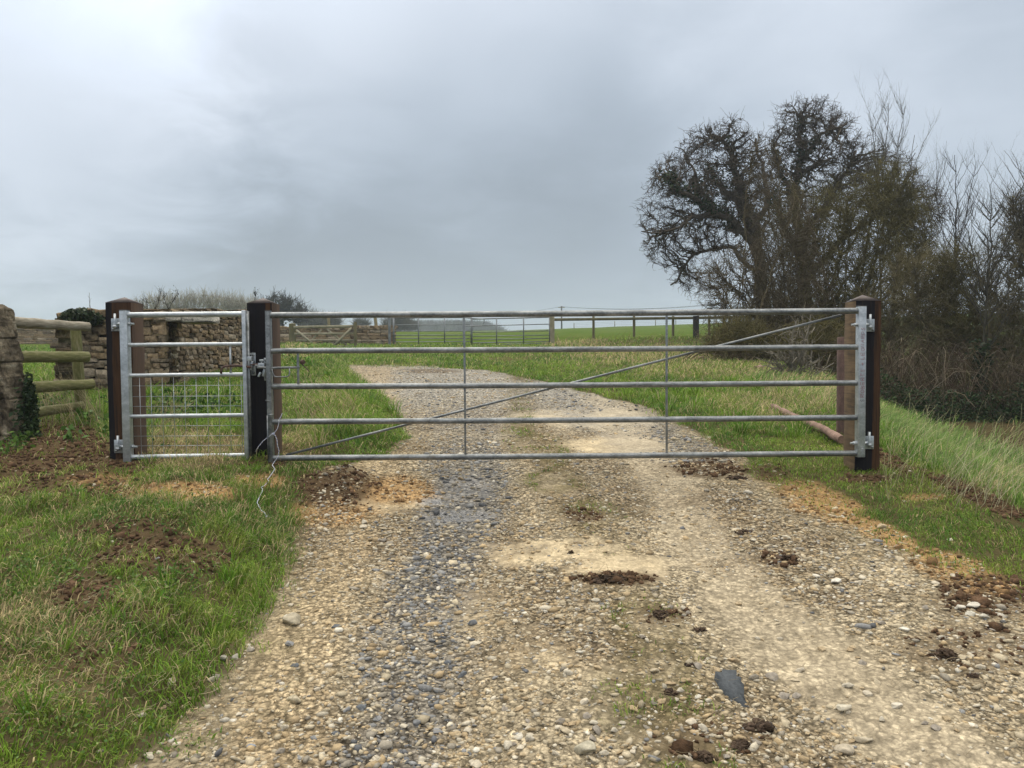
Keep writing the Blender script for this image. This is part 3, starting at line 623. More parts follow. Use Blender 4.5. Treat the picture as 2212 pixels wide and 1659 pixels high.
def latch_plate(u0, u1, v0, v1, cu, cv):
    x0, x1 = X_(u0, v0, PF), X_(u1, v0, PF); z1, z0 = Z_(u0, v0, PF), Z_(u0, v1, PF)
    m = MB(); m.box((x0, PF - .008, z0), (x1, PF + .004, z1)); pl = m.build('latch_plate', M['galv_new'], pM, bevel=.002)
    xm = (x0 + x1) / 2
    for bz in (z0 + .02, z1 - .02):
        m = MB(); bolt(m, (xm, PF - .008, bz), .011, .006); m.build('bolt', M['galv_old'], pl)
    cx, cz = X_(cu, cv, PF - .05), Z_(cu, cv, PF - .05)
    m = MB(); m.box((cx - .022, PF - .075, cz - .016), (cx + .026, PF - .0085, cz + .018)); m.box((cx + .006, PF - .060, cz - .085), (cx + .026, PF - .009, cz - .0165), rot=Matrix.Rotation(.25, 3, 'Y'))
    m.tube([(cx - .05, PF - .055, cz), (cx - .022, PF - .055, cz)], .008, 8); m.tube([(cx - .003, PF - .05, cz + .018), (cx - .003, PF - .05, cz + .034)], .005, 8)
    m.tube([(cx - .018, PF - .05, cz + .037), (cx + .014, PF - .05, cz + .037)], .0085, 8)
    m.box((cx - .020, PF - .082, cz - .088), (cx - .006, PF - .060, cz - .052), rot=Matrix.Rotation(.45, 3, 'Y'))
    m.build('spring_catch', M['galv_new'], pl, bevel=.0015)
latch_plate(543, 552.5, 762, 811, 538, 775); latch_plate(570.5, 579, 773, 822, 566, 789)

# ------------------------------------------------------------------ long field gate
def rail(mb, u0, v0, u1, v1, r, Y=GY, n=16, endflat=True):
    a, b = at(u0, v0, Y), at(u1, v1, Y)
    mb.tube([a + (b - a) * t for t in np.linspace(0, 1, 9)], r, n)
xs0, xs1 = X_(577.5), X_(1846.5)
bot = Z_(1220, 985)
LG = empty('field_gate', ((xs0 + xs1) / 2, GY, bot - .03)); tag(LG, 'long dull galvanised five bar field gate closed across the track', 'gate')
for vl, vr in ((681, 671.5), (758, 749.5), (835, 827), (911, 902), (989.5, 979)):
    m = MB(); zz = (Z_(590, vl) + Z_(1850, vr)) / 2
    dz = (Z_(1850, vr) - Z_(590, vl)) / 2
    m.tube([(xs0 + .02 + (xs1 - xs0) * t, GY, zz + dz * (2 * t - 1) - .004 * math.sin(math.pi * t)) for t in np.linspace(0, 1, 17)], .0232 if vl == 681 else .0215, 18)
    m.build('rail', M['galv_old'], LG, True, auto=50)
zt = Z_(1857, 662); zb = Z_(1857, 987)
m = MB(); m.box((X_(1850.5), GY - .03, zb), (X_(1867), GY + .03, zt)); hs = m.build('hinge_stile', M['galv_new'], LG, bevel=.005)
m = MB(); m.box((X_(1850.5) - .001, GY - .031, zt), (X_(1867) + .001, GY + .031, zt + .006)); m.build('end_cap', M['black'], hs, bevel=.002)
zt2 = Z_(582, 672); zb2 = Z_(582, 999)
m = MB(); m.box((X_(577.8), GY - .03, zb2), (X_(587.8), GY + .03, zt2))
ls = m.build('latch_stile', M['galv_old'], LG, bevel=.004)
m = MB(); m.box((X_(577.8) - .001, GY - .031, zt2), (X_(587.8) + .001, GY + .031, zt2 + .005)); m.build('end_cap', M['black'], ls, bevel=.002)
for u in (1004, 1440):
    m = MB(); m.box((X_(u) - .0075, GY - .008, Z_(u, 984)), (X_(u) + .0075, GY + .008, Z_(u, 678))); m.build('upright_bar', M['galv_old'], LG, bevel=.002)
m = MB(); a, b = at(618, 983, GY + .028), at(1815, 681, GY + .028); m.tube([a + (b - a) * t for t in np.linspace(0, 1, 7)], .0095, 10); m.build('diagonal_brace', M['galv_old'], LG, True)
# latch gear: guide bar, sliding bolt, handle
m = MB(); m.box((X_(644.5) - .008, GY - .008, Z_(644.5, 832)), (X_(644.5) + .008, GY + .008, Z_(644.5, 760))); m.build('latch_upright', M['galv_old'], LG, bevel=.002)
m = MB(); m.tube([(X_(560), GY - .045, Z_(560, 793)), (X_(574), GY - .02, Z_(574, 794)), (X_(588), GY + .0, Z_(588, 795)), (X_(648), GY + .0, Z_(648, 793.5))], .0095, 10)
sb = m.build('sliding_bolt', M['galv_old'], LG, True)
m = MB(); hx = [(589, 796), (590.5, 806), (594, 813), (600, 814), (618, 814), (625, 812), (627, 806), (627, 795)]
m.tube([(X_(u), GY - .012, Z_(u, v)) for u, v in hx], .0052, 8); m.build('bolt_handle', M['galv_old'], sb, True)
m = MB(); m.tube([(X_(652), GY, Z_(652, 782)), (X_(658), GY - .02, Z_(658, 782))], .017, 10); m.tube([at(650, 784, GY), at(669, 803, GY - .01)], .004, 6); m.build('latch_knob', M['rust_steel'], sb)
m = MB(); m.tube([at(574, 865, GY - .032), at(583, 865.5, GY - .032)], .006, 8); m.tube([at(579, 896, GY - .032), at(590, 895.5, GY - .032)], .005, 8)
m.box((X_(578.2), GY - .042, Z_(578, 994)), (X_(580.8), GY - .0302, Z_(578, 897))); m.build('drop_rod', M['galv_old'], LG)
# hinge bolts through the stile to the pins on the post
for (px, zc), vb, s in ((hR1, 0, 1), (hR2, 0, 1)):
    m = MB(); xa = X_(1848); m.tube([(xa - .035, GY, zc + .004), (X_(1872), GY, zc + .004), (px - .012, PF - .035, zc + .008)], .0085, 10)
    m.tube([(px, PF - .035, zc - .001), (px, PF - .035, zc + .020)], .0185, 12)
    for q in (-.022, -.008): m.tube([(X_(1850.5) + q, GY, zc + .004), (X_(1850.5) + q + .012, GY, zc + .004)], .0155, 6)
    m.tube([(X_(1867), GY, zc + .004), (X_(1867) + .012, GY, zc + .004)], .0155, 6)
    m.build('hinge_eyebolt', M['galv_new'], LG, True, auto=40)
# hand lettering up the hinge stile
GL = {'R': [[(0, 0), (0, 1), (.55, .95), (.6, .6), (.05, .5), (.65, 0)]], 'O': [[(.3, 0), (.02, .3), (.05, .8), (.35, 1), (.62, .75), (.6, .25), (.3, 0)]], 'B': [[(0, 0), (0, 1), (.5, .9), (.45, .6), (.05, .52), (.58, .35), (.5, .05), (0, 0)]],
      'E': [[(.6, 1), (0, 1), (0, 0), (.6, .02)], [(0, .5), (.45, .52)]], 'T': [[(.3, 0), (.3, 1)], [(0, 1), (.6, .97)]], 'S': [[(.55, .9), (.25, 1), (.05, .75), (.5, .35), (.35, .02), (0, .1)]],
      '+': [[(.3, .1), (.3, .95)], [(0, .5), (.6, .55)]], 'L': [[(.1, 1), (0, 0), (.55, .05)]], 'N': [[(0, 0), (.05, 1), (.5, 0), (.6, 1)]], 'A': [[(0, 0), (.35, 1), (.6, 0)], [(.12, .4), (.5, .42)]],
      'D': [[(.02, 0), (.05, 1), (.55, .7), (.5, .2), (.02, 0)]], 'G': [[(.55, .85), (.25, 1), (0, .6), (.15, .05), (.55, .1), (.55, .45), (.3, .42)]]}
def scrawl(name, text, v0, v1, uc, hgt, mat, r):
    n = len(text); z0, z1 = Z_(uc, v0), Z_(uc, v1); st = (z1 - z0) / n; m = MB()
    for i, ch in enumerate(text):
        if ch == ' ': continue
        for s_ in GL[ch]:
            jj = RNG.normal(size=2) * .0012
            pts = [(X_(uc) + hgt / 2 - gy * hgt + jj[0] + .0 , GY - .0312, z0 + st * (i + .1) + gx * st * 1.2 + jj[1]) for gx, gy in s_]
            m.tube(pts, r, 4)
    return m.build(name, mat, hs)
scrawl('handwriting', 'ROBERTS', 858, 796, 1859, .026, M['ink_red'], .0014); scrawl('handwriting', '+', 790, 781.5, 1859, .026, M['ink_red'], .0014); scrawl('handwriting', 'LEONARDS', 777, 706, 1859, .026, M['ink_red'], .0014)
scrawl('size_mark', 'S', 869, 860, 1859, .028, M['ink_black'], .0013)
m = MB()
for k_, vv in enumerate((964, 968, 973)): m.box((X_(1856.5), GY - .0325, Z_(1859, vv + 1.2)), (X_(1864), GY - .0303, Z_(1859, vv)))
m.tube([(X_(1861) + .009 * math.cos(t), GY - .031, Z_(1859, 980) + .009 * math.sin(t)) for t in np.linspace(-1.2, 3.6, 9)], .0016, 5); m.build('stamped_mark', M['galv_new'], hs)

# ------------------------------------------------------------------ small mesh gate
PG = empty('pedestrian_gate', (X_(400), GY, Z_(400, 996))); tag(PG, 'small bright galvanised gate with wire mesh in its lower half', 'gate')
zt = Z_(275, 671); zb = Z_(275, 997)
m = MB(); m.box((X_(265.3), GY - .03, zb), (X_(281.5), GY + .03, zt)); s1 = m.build('hinge_stile', M['galv_new'], PG, bevel=.004)
m = MB(); m.box((X_(265.3) - .001, GY - .031, zt), (X_(281.5) + .001, GY + .031, zt + .005)); m.build('end_cap', M['black'], s1, bevel=.002)
m = MB(); m.box((X_(527.5), GY - .03, Z_(532, 993)), (X_(535.5), GY + .03, Z_(532, 670.5))); s2 = m.build('closing_stile', M['galv_new'], PG, bevel=.003)
m = MB(); m.box((X_(535.5) + .0005, GY - .008, Z_(536, 992.5)), (X_(535.5) + .018, GY + .014, Z_(536, 672))); m.build('slam_strip', M['galv_old'], s2)
m = MB(); m.box((X_(536.4), GY - .011, Z_(536, 712)), (X_(538.4), GY - .0082, Z_(536, 678))); m.build('white_label', M['galv_new'], s2)
rv = [(680.5, 678.5, .021), (745, 743.5, .0155), (811, 809, .0155), (899.5, 897, .0155), (987.5, 984, .019)]
for vl, vr, r in rv:
    m = MB(); a, b = np.array([X_(280), GY, Z_(285, vl)]), np.array([X_(529), GY, Z_(524, vr)]); m.tube([a + (b - a) * t for t in np.linspace(0, 1, 5)], r, 14); m.build('rail', M['galv_new'], PG, True, auto=50)
m = MB()
for k_ in range(13):
    u = 300 + k_ * 24.4 - (0 if k_ < 12 else 3)
    if u > 525: continue
    m.tube([(X_(u), GY + .012, Z_(u, 985)), (X_(u), GY + .012, Z_(u, 810))], .0021, 6)
for vv in (833, 856, 877.5, 920, 942, 963):
    m.tube([(X_(284), GY + .016, Z_(284, vv + .8)), (X_(528), GY + .016, Z_(528, vv - .8))], .0021, 6)
m.build('wire_mesh', M['galv_new'], PG, True)
m = MB(); m.box((X_(499) - .006, GY - .006, Z_(499, 808)), (X_(499) + .006, GY + .006, Z_(499, 746))); m.build('handle_guide', M['galv_new'], PG)
hp = [(480, 807), (481, 799), (483.5, 794), (489, 791), (500, 790), (520, 790), (545, 793)]
m = MB(); m.tube([(X_(u), GY - .02 + .0 * i, Z_(u, v)) for i, (u, v) in enumerate(hp)], .009, 10); m.build('pull_handle', M['rust_steel'], PG, True)
m = MB(); m.tube([at(541, 788, PF - .055), at(566, 786.5, PF - .055)], .007, 8); m.build('latch_bar', M['rust_steel'], PG, True)
for (px, zc), s in ((hL1, 0), (hL2, 0)):
    m = MB(); m.tube([(px + .012, PF - .035, zc + .008), (X_(262), GY, zc + .006), (X_(293), GY, zc + .004)], .0085, 10)
    m.tube([(px, PF - .035, zc - .001), (px, PF - .035, zc + .020)], .0185, 12)
    for u in (261.5, 282.3): m.tube([(X_(u), GY, zc + .005), (X_(u) + .013, GY, zc + .005)], .0155, 6)
    m.build('hinge_eyebolt', M['galv_new'], PG, True, auto=40)

# ------------------------------------------------------------------ twine on the latch stile
def tz(px): return [(600 + x / 4.61) * .864 for x in (px,)][0]
tw = lambda x, y: ((600 + x / 4.611) * .864, (940 + y / 4.611) * .864)
seg1 = [tw(*p) for p in ((488, 430), (470, 470), (452, 500), (445, 560), (430, 610), (405, 645), (380, 662), (330, 700), (265, 750), (225, 800), (205, 822))]
seg2 = [tw(*p) for p in ((385, 665), (410, 690), (428, 740), (432, 800), (450, 860), (446, 910), (425, 950), (400, 985), (372, 1035), (402, 1075), (370, 1130), (335, 1180), (318, 1195), (332, 1220), (300, 1250), (285, 1278),
                         (240, 1290), (262, 1315), (255, 1350), (225, 1400), (198, 1460), (215, 1510), (250, 1555), (285, 1590), (305, 1625))]
TW = empty('baler_twine', (X_(582), GY - .05, hz(-1.85, 5.7))); tag(TW, 'frayed white and blue twine knotted on the long gate, trailing into the grass', 'twine')
def twist(name, pts, r=.0021):
    P = np.array(pts); d = np.r_[0, np.cumsum(np.linalg.norm(np.diff(P, axis=0), axis=1))]; s_ = np.arange(0, d[-1], .006)
    Q = np.stack([np.interp(s_, d, P[:, i]) for i in range(3)], -1); m = MB()
    for ph, c in ((0, (.72, .72, .74)), (2.1, (.75, .75, .76)), (4.2, (.16, .20, .42))):
        o_ = np.stack([np.cos(s_ * 260 + ph), np.sin(s_ * 260 + ph) * .6, np.sin(s_ * 260 + ph)], -1) * r * .7; m.tube(Q + o_, r * .75, 5, c)
    for q in range(7):
        e_ = Q[-1] + RNG.normal(size=3) * .004; m.tube([Q[-1], e_ + (Q[-1] - Q[-5]) * .7 + RNG.normal(size=3) * .008], .0009, 4, (.7, .7, .74))
    return m.build(name, M['twine'], TW, True)
twist('strand', [at(u, v, GY - .038) for u, v in seg1])
q2 = []
for i, (u, v) in enumerate(seg2):
    if v < 1002: q2.append(at(u, v, GY - .045 - .001 * i))
    else:
        d = ray(u, v); g_ = G(u, v, .045); g_[2] = g_[2] + .045; q2.append(g_)
twist('strand', q2)
m = MB(); kn = at(*seg2[0], GY - .04)
for k_ in range(5): m.tube([kn + RNG.normal(size=3) * .006 for _ in range(4)], .0028, 5, (.55, .58, .7))
m.build('knot', M['twine'], TW, True)

# ------------------------------------------------------------------ stone walls
_cv = np.array([(x, y, z) for x in (-1, 1) for y in (-1, 1) for z in (-1, 1)], float)
def _chamfer():
    ci = lambda x, y, z: ((x > 0) * 4 + (y > 0) * 2 + (z > 0)); Fs = []
    idx = lambda c, ax: c * 3 + ax                                   # vertex of corner c lying on the face normal to axis ax
    for ax in range(3):
        o = [q for q in range(3) if q != ax]
        for s in (-1, 1):
            loop = []
            for a_, b_ in ((-1, -1), (1, -1), (1, 1), (-1, 1)):
                c = [0, 0, 0]; c[ax] = s; c[o[0]] = a_; c[o[1]] = b_; loop.append(idx(ci(*c), ax))
            Fs.append(tuple(loop if (s > 0) == (ax != 1) else loop[::-1]))
        for a_ in (-1, 1):
            for b_ in (-1, 1):
                c0 = [0, 0, 0]; c0[o[0]] = a_; c0[o[1]] = b_; c1 = list(c0); c0[ax] = -1; c1[ax] = 1
                i0, i1 = ci(*c0), ci(*c1); Fs.append((idx(i0, o[0]), idx(i1, o[0]), idx(i1, o[1]), idx(i0, o[1])))
    for c in range(8): Fs.append((c * 3, c * 3 + 1, c * 3 + 2))
    return Fs
_CF = _chamfer()
def stone_block(mb, P0, ex, ey, ez, L_, D_, H_, col, rng, amp=.1, n=3):
    dims = np.array([L_, D_, H_]) / 2; J = _cv * dims * (1 + rng.normal(size=(8, 3)) * np.array([.035, .03, .07]) * (amp * 10)); m_ = min(L_, H_, D_) / 2; V = []
    for c in range(8):
        ch = m_ * rng.uniform(.10, .42)
        for ax in range(3):
            p = J[c].copy()
            for q in range(3):
                if q != ax: p[q] -= _cv[c][q] * ch * rng.uniform(.6, 1.2)
            V.append(p)
    V = np.array(V); W = P0 + V[:, :1] * ex + V[:, 1:2] * ey + V[:, 2:3] * ez
    mb.add(W, _CF, np.clip(np.array(col) * rng.uniform(.85, 1.15, (24, 1)), 0, 1))
def rand_stone_col(rng, warm=.5):
    pal = [(.23, .175, .11), (.19, .145, .092), (.26, .205, .135), (.16, .13, .09), (.22, .165, .098), (.29, .245, .18)]
    c = np.array(pal[rng.integers(0, 6)]) * rng.uniform(.75, 1.2); return c
def dry_wall(name, label, A, Bp, H_, thick, rng, sl=(.14, .42), sh=(.055, .12), side=1, cope=True, irregular=0, dip=None, both=False):
    A, Bp = np.array(A, float), np.array(Bp, float); L_ = np.linalg.norm(Bp - A); ex = (Bp - A) / L_; ey = np.array([-ex[1], ex[0]]) * side
    gz = lambda t: hz(*(A + ex * t))
    E = empty(name, (*(A + ex * L_ / 2), gz(L_ / 2))); tag(E, label, 'stone wall')
    mb = MB(); ex3 = np.array([*ex, 0.]); ey3 = np.array([*ey, 0.]); ez3 = np.array([0, 0, 1.])
    core = MB()
    ts = np.linspace(.06, L_ - .06, max(3, int(L_ / 1.0)))
    V = []
    for t in ts:
        p = A + ex * t; g_ = gz(t)
        for dy, dz_ in ((.08, -.3), (thick - .08, -.3), (thick - .08, H_ - .09), (.08, H_ - .09)): V.append((*(p + ey * dy), g_ + dz_))
    Fs = [(i * 4 + j, i * 4 + (j + 1) % 4, i * 4 + 4 + (j + 1) % 4, i * 4 + 4 + j) for i in range(len(ts) - 1) for j in range(4)] + [(0, 1, 2, 3), tuple(len(V) - 4 + np.array((3, 2, 1, 0)))]
    core.add(V, Fs, (.03, .026, .02)); core.build('wall_core', M['stone'], E)
    def face(P_A, ex_, Lf, gzf, depth_dir):
        z = -.08
        while z < H_ - .05:
            h = min(rng.uniform(*sh), H_ - z)
            t = -rng.uniform(0, .1)
            while t < Lf:
                l = rng.uniform(*sl) * (1.2 if h > .09 else .9); t1 = min(t + l, Lf + .03); tm = (t + t1) / 2
                sag = (dip(tm) if dip else 0) * (z / H_)
                if irregular: hh = h * rng.uniform(.8, 1.25)
                else: hh = h
                p = np.array([*(P_A + ex_ * tm), gzf(tm) + z + h / 2 + sag]) + np.array([*depth_dir, 0]) * (.09 + rng.normal() * .009)
                stone_block(mb, p, np.array([*ex_, 0.]), np.array([*depth_dir, 0.]), ez3, (t1 - t) * .985, .2, hh * 1.0, rand_stone_col(rng), rng)
                t = t1
            z += h
    face(A, ex, L_, gz, ey)
    face(A, ey, thick, lambda t: gz(0), ex)                     # near end
    if cope == 'flat':
        t = 0
        while t < L_:
            w_ = rng.uniform(.3, .6); p = np.array([*(A + ex * (t + w_ / 2) + ey * thick / 2), gz(t + w_ / 2) + H_ + .02])
            stone_block(mb, p, ex3, ey3, ez3, w_ * .99, thick * 1.1, .075, rand_stone_col(rng), rng, .06); t += w_
    elif cope:
        t = 0
        while t < L_:
            w_ = rng.uniform(.12, .3); p = np.array([*(A + ex * (t + w_ / 2) + ey * thick / 2), gz(t) + H_ + .03 + (dip(t) if dip else 0)])
            stone_block(mb, p, ex3, ey3, ez3, w_ * .97, thick * 1.08, rng.uniform(.09, .16), rand_stone_col(rng), rng, .14); t += w_
    mb.build('stonework', M['stone'], E, False)
    return E
wr = np.random.default_rng(21)
W1 = dry_wall('dry_stone_wall', 'brown dry stone field wall with level courses running away behind the small gate', (-4.74, 10.72), (-5.75, 18.6), 1.04, .5, wr, cope='flat', sl=(.18, .5), sh=(.055, .11), side=1, dip=None)
# rubble pier at the near end of that wall
W2 = dry_wall('rubble_wall_end', 'rough mortared rubble end of the wall, behind the left gate post', (-6.0, 10.2), (-4.72, 10.45), 1.0, .55, wr, sl=(.09, .30), sh=(.045, .12), side=1, irregular=1)
m = MB(); g_ = at(410, 690, 10.6)
for k_, (u, w_) in enumerate(((385, .30), (425, .34))):
    p = at(u, 692 + k_ * 2.5, 10.6); stone_block(m, p + np.array([.0, .15, .03]), np.array([1., .1, 0]), np.array([-.1, 1., 0]), np.array([0, 0, 1.]), w_ * 1.1, .55, .09, (.46, .44, .38), wr, .12, 4)
m.build('lichen_slab', M['stone'], W2)
W3 = dry_wall('field_wall', 'long dry stone wall across the grass field, seen between the timber rails', (-27.5, 38.5), (-16.5, 37.5), 1.0, .5, wr, sl=(.2, .6), sh=(.07, .13), side=1)
W4 = dry_wall('far_stone_wall', 'low dry stone wall with upright coping behind the wooden gate', (-10.6, 31.6), (-4.72, 31.0), .70, .5, wr, sl=(.18, .55), sh=(.07, .14), side=1)

# ------------------------------------------------------------------ leftmost rough stone pillar with ivy
PE = empty('stone_pillar', (-4.2, 6.75, hz(-4.1, 6.7))); tag(PE, 'rough hewn stone gate pillar with ivy, cut by the left edge', 'stone pillar')
pr = np.random.default_rng(5); zc_ = [(640, 693), (693, 732), (732, 780.5), (780.5, 813), (813, 858), (858, 935), (935, 1010)]
zc_ = [(660, 693), (693.3, 731), (731.5, 780), (780.5, 812.5), (813, 857.5), (858, 933), (933.5, 1000)]
nzz, nss = 150, 96; zb_, zt_ = at(30, 985, 6.96)[2], at(30, 660, 6.96)[2]; zs = np.linspace(zb_, zt_, nzz); th = np.linspace(0, 2 * np.pi, nss, endpoint=False)
vs = np.interp(zs, [at(30, q, 6.96)[2] for q in range(985, 640, -5)], range(985, 640, -5)); xr_ = np.array([at(np.interp(q, [660, 700, 760, 860, 960], [34, 41, 52, 66, 80]), q, 6.96)[0] for q in vs])
hw, hd = .30, .20; cs, sn = np.cos(th), np.sin(th); pw = .28; rx = np.sign(cs) * np.abs(cs) ** pw; ry = np.sign(sn) * np.abs(sn) ** pw
joints = np.array([at(30, q, 6.96)[2] for q in (693, 731, 781, 813, 857, 933)]); off = pr.normal(size=(7, 2)) * .004; blk = np.searchsorted(np.sort(joints), zs)
Vp = []; Cp = []
for i in range(nzz):
    zj = zs[i] + .008 * np.sin(th * 2 + 1) ; jd = np.min(np.abs(zj[:, None] - joints[None]), axis=1); groove = np.exp(-(jd / .005) ** 2) * .010
    X0 = xr_[i] - hw; a1 = fbm(th * 0 + rx * 3 + ry * 2.3, ry * 3 + zs[i] * 7 + blk[i] * 9, 5, 2) * .014 + fbm(rx * 11 + ry * 8, ry * 10 + zs[i] * 26, 4, 5) * .020
    topd = ss(zt_ - .05, zt_, np.array([zs[i]]))[0] * .05
    rxx = X0 + off[blk[i], 0] + rx * (hw - groove + a1 - topd); ryy = 6.76 + off[blk[i], 1] * 0 + ry * (hd - groove + a1 - topd); Vp.append(np.stack([rxx, ryy, np.full(nss, zs[i]) + fbm(th * 2, th * 0 + 3, 2) * .008], -1))
    cn = fbm(rx * 4 + ry * 3, ry * 4 + zs[i] * 9, 5, 4); c2 = fbm(rx * 14 + ry * 9, ry * 12 + zs[i] * 30, 3, 8); c = lerp(np.tile((.20, .165, .115), (nss, 1)), (.060, .050, .038), np.clip(cn * 1.8 + .25 + c2 * .5, 0, .9)); c = lerp(c, (.38, .35, .27), np.clip(-cn * 1.5 - .25 + c2 * .6, 0, .7)); c = c * (1 - .6 * groove / .010)[:, None]; Cp.append(c)
Vp = np.concatenate(Vp + [np.array([[xr_[-1] - hw, 6.76, zt_ + .004]])]); Cp = np.concatenate(Cp + [np.array([[.15, .13, .1]])]); ii = np.arange(nzz - 1)[:, None]; jj_ = np.arange(nss)[None]
Fq_ = np.stack([ii * nss + jj_, ii * nss + (jj_ + 1) % nss, (ii + 1) * nss + (jj_ + 1) % nss, (ii + 1) * nss + jj_], -1).reshape(-1, 4); ft = np.array([((nzz - 1) * nss + q, (nzz - 1) * nss + (q + 1) % nss, nzz * nss) for q in range(nss)])
link('stone_shaft', np_mesh('stone_shaft', Vp, [Fq_, ft], M['stone'], Cp, True), PE)
def ivy_mesh(name, P, parent, s=(.02, .045), cols=((.02, .042, .016), (.035, .06, .022), (.05, .075, .035)), seed=1, mat='leaf'):
    r = np.random.default_rng(seed); n = len(P); c = np.array(cols)[r.integers(0, len(cols), n)] * r.uniform(.7, 1.3, (n, 1))
    V, Fc, C = leaves(P, r.uniform(*s, n), c, r); return link(name, np_mesh(name, V, Fc, M[mat], C, False), parent)
q = []
for k_ in range(1900):
    v = pr.beta(2.2, 1.3) * 190 + 800; wv = (v - 790) / 190
    u = np.interp(v, [660, 700, 760, 860, 970], [34, 41, 52, 66, 80]) - abs(pr.normal()) * (6 + 22 * wv) + 3
    if fbm(u / 14., v / 14., 2) < -.15: continue
    ux = np.interp(v, [660, 700, 760, 860, 960], [34, 41, 52, 66, 78]); Yq = 6.97 - abs(pr.normal()) * .13 * (.3 + wv); q.append(np.array([at(ux, v, 6.96)[0] + .02 + pr.random() * .03, Yq, at(ux, v, Yq)[2]]))
ivy_mesh('ivy', np.array(q), PE, (.014, .032), seed=4)

# ------------------------------------------------------------------ round timber rails left
RF = empty('rail_fence', (-4.6, 7.4, hz(-4.6, 7.4))); tag(RF, 'mossy round timber rail fence between the stone pillar and the wall', 'fence')
def log(mb, a, b, r0, r1, n=18, taper=True, k=16, wob=.0018):
    t = np.linspace(0, 1, k); P = np.array(a)[None] * (1 - t)[:, None] + np.array(b)[None] * t[:, None]
    P = P + RNG.normal(size=P.shape) * wob; r = r0 + (r1 - r0) * t
    P = np.concatenate([P, [P[-1] + (P[-1] - P[-2]) * .14, P[-1] + (P[-1] - P[-2]) * .26]]) if taper else P
    r = np.concatenate([r, [r[-1] * .82, r[-1] * .5]]) if taper else r
    mb.tube(P, r, n)
for (u0, v0, u1, v1, t0, t1), mt in zip(((20, 695, 192, 706, 25, 19), (30, 771, 190, 771, 26, 23), (40, 840, 200, 829, 27, 21), (50, 897, 178, 876, 24, 18)), ('rail_grey', 'rail_wood', 'rail_wood', 'rail_wood')):
    m = MB(); a, b = at(u0 - 12, v0, 7.08), at(u1, v1, 7.7); log(m, a, b, t0 / 2 * 7.08 / F, t1 / 2 * 7.7 / F); m.build('rail', M[mt], RF, True, auto=60)
m = MB(); a, b = at(163, 703, 7.82), at(174, 880, 7.82); log(m, b, a, .053, .05, taper=False); m.build('post', M['rail_wood'], RF, True, auto=60)

# ------------------------------------------------------------------ timber gate leaned on the far wall
def plank(mb, u0, v0, u1, v1, w, Y, th=.03):
    a, b = at(u0, v0, Y), at(u1, v1, Y); d = b - a; L_ = np.linalg.norm(d); d /= L_; up = np.cross(d, [0, 1, 0]); up /= np.linalg.norm(up); up *= w / 2; yy = np.array([0, th / 2, 0])
    V = [a - up - yy, a + up - yy, a + up + yy, a - up + yy, b - up - yy, b + up - yy, b + up + yy, b - up + yy]
    mb.add(V, [(0, 1, 2, 3), (7, 6, 5, 4), (0, 4, 5, 1), (1, 5, 6, 2), (2, 6, 7, 3), (3, 7, 4, 0)])
c5 = lambda x, y: ((700 + x / 7.373) * .864, (780 + y / 7.373) * .864)
WG = empty('wooden_gate', (*at(700, 746, 29)[:2], hz(at(700, 746, 29)[0], 29))); tag(WG, 'weathered wooden field gate with diagonal braces, shut in front of the far wall', 'gate')
for x0, y0, x1, y1, w, nm, Y in ((250, 280, 1365, 262, .10, 'rail', 28.5), (265, 402, 1365, 395, .075, 'rail', 28.5), (300, 522, 1365, 520, .075, 'rail', 28.5), (330, 640, 1365, 637, .075, 'rail', 28.5),
                              (300, 330, 700, 665, .075, 'brace', 28.46), (765, 325, 505, 610, .07, 'brace', 28.54), (860, 310, 1225, 612, .07, 'brace', 28.54), (1320, 290, 950, 665, .075, 'brace', 28.46)):
    m = MB(); plank(m, *c5(x0, y0), *c5(x1, y1), w, Y); m.build(nm, M['old_wood'], WG)
m = MB(); a = at(*c5(1390, 185), 28.5); m.box((a[0] - .05, 28.4, hz(a[0], 28.5) - .2), (a[0] + .05, 28.5 - .04 + .08, a[2])); m.build('closing_post', M['ochre_wood'], WG, bevel=.01)
m = MB(); a = at(*c5(225, 210), 28.6); m.tube([(a[0], 28.62, hz(a[0], 28.6) - .2), (a[0], 28.62, a[2] - .02), (a[0], 28.62, a[2])], [.13, .13, .1], 12); m.build('hinge_post', M['ochre_wood'], WG, True, auto=50)
for k_, (x0, y0, x1, y1) in enumerate(((895, 95, 905, 330), (1750, 80, 1785, 330))):
    m = MB(); a, b = at(*c5(x0, y0), 32.2), at(*c5(x1, y1), 32.2); b = b + (b - a) * 1.6; m.tube([b, a], .07 if k_ else .06, 10); o = m.build('fence_stake', M['ochre_wood'])
    tag(o, ('pale timber stake rising behind the wall above the wooden gate', 'leaning timber stake rising behind the wall beside the metal gate post')[k_], 'stake')

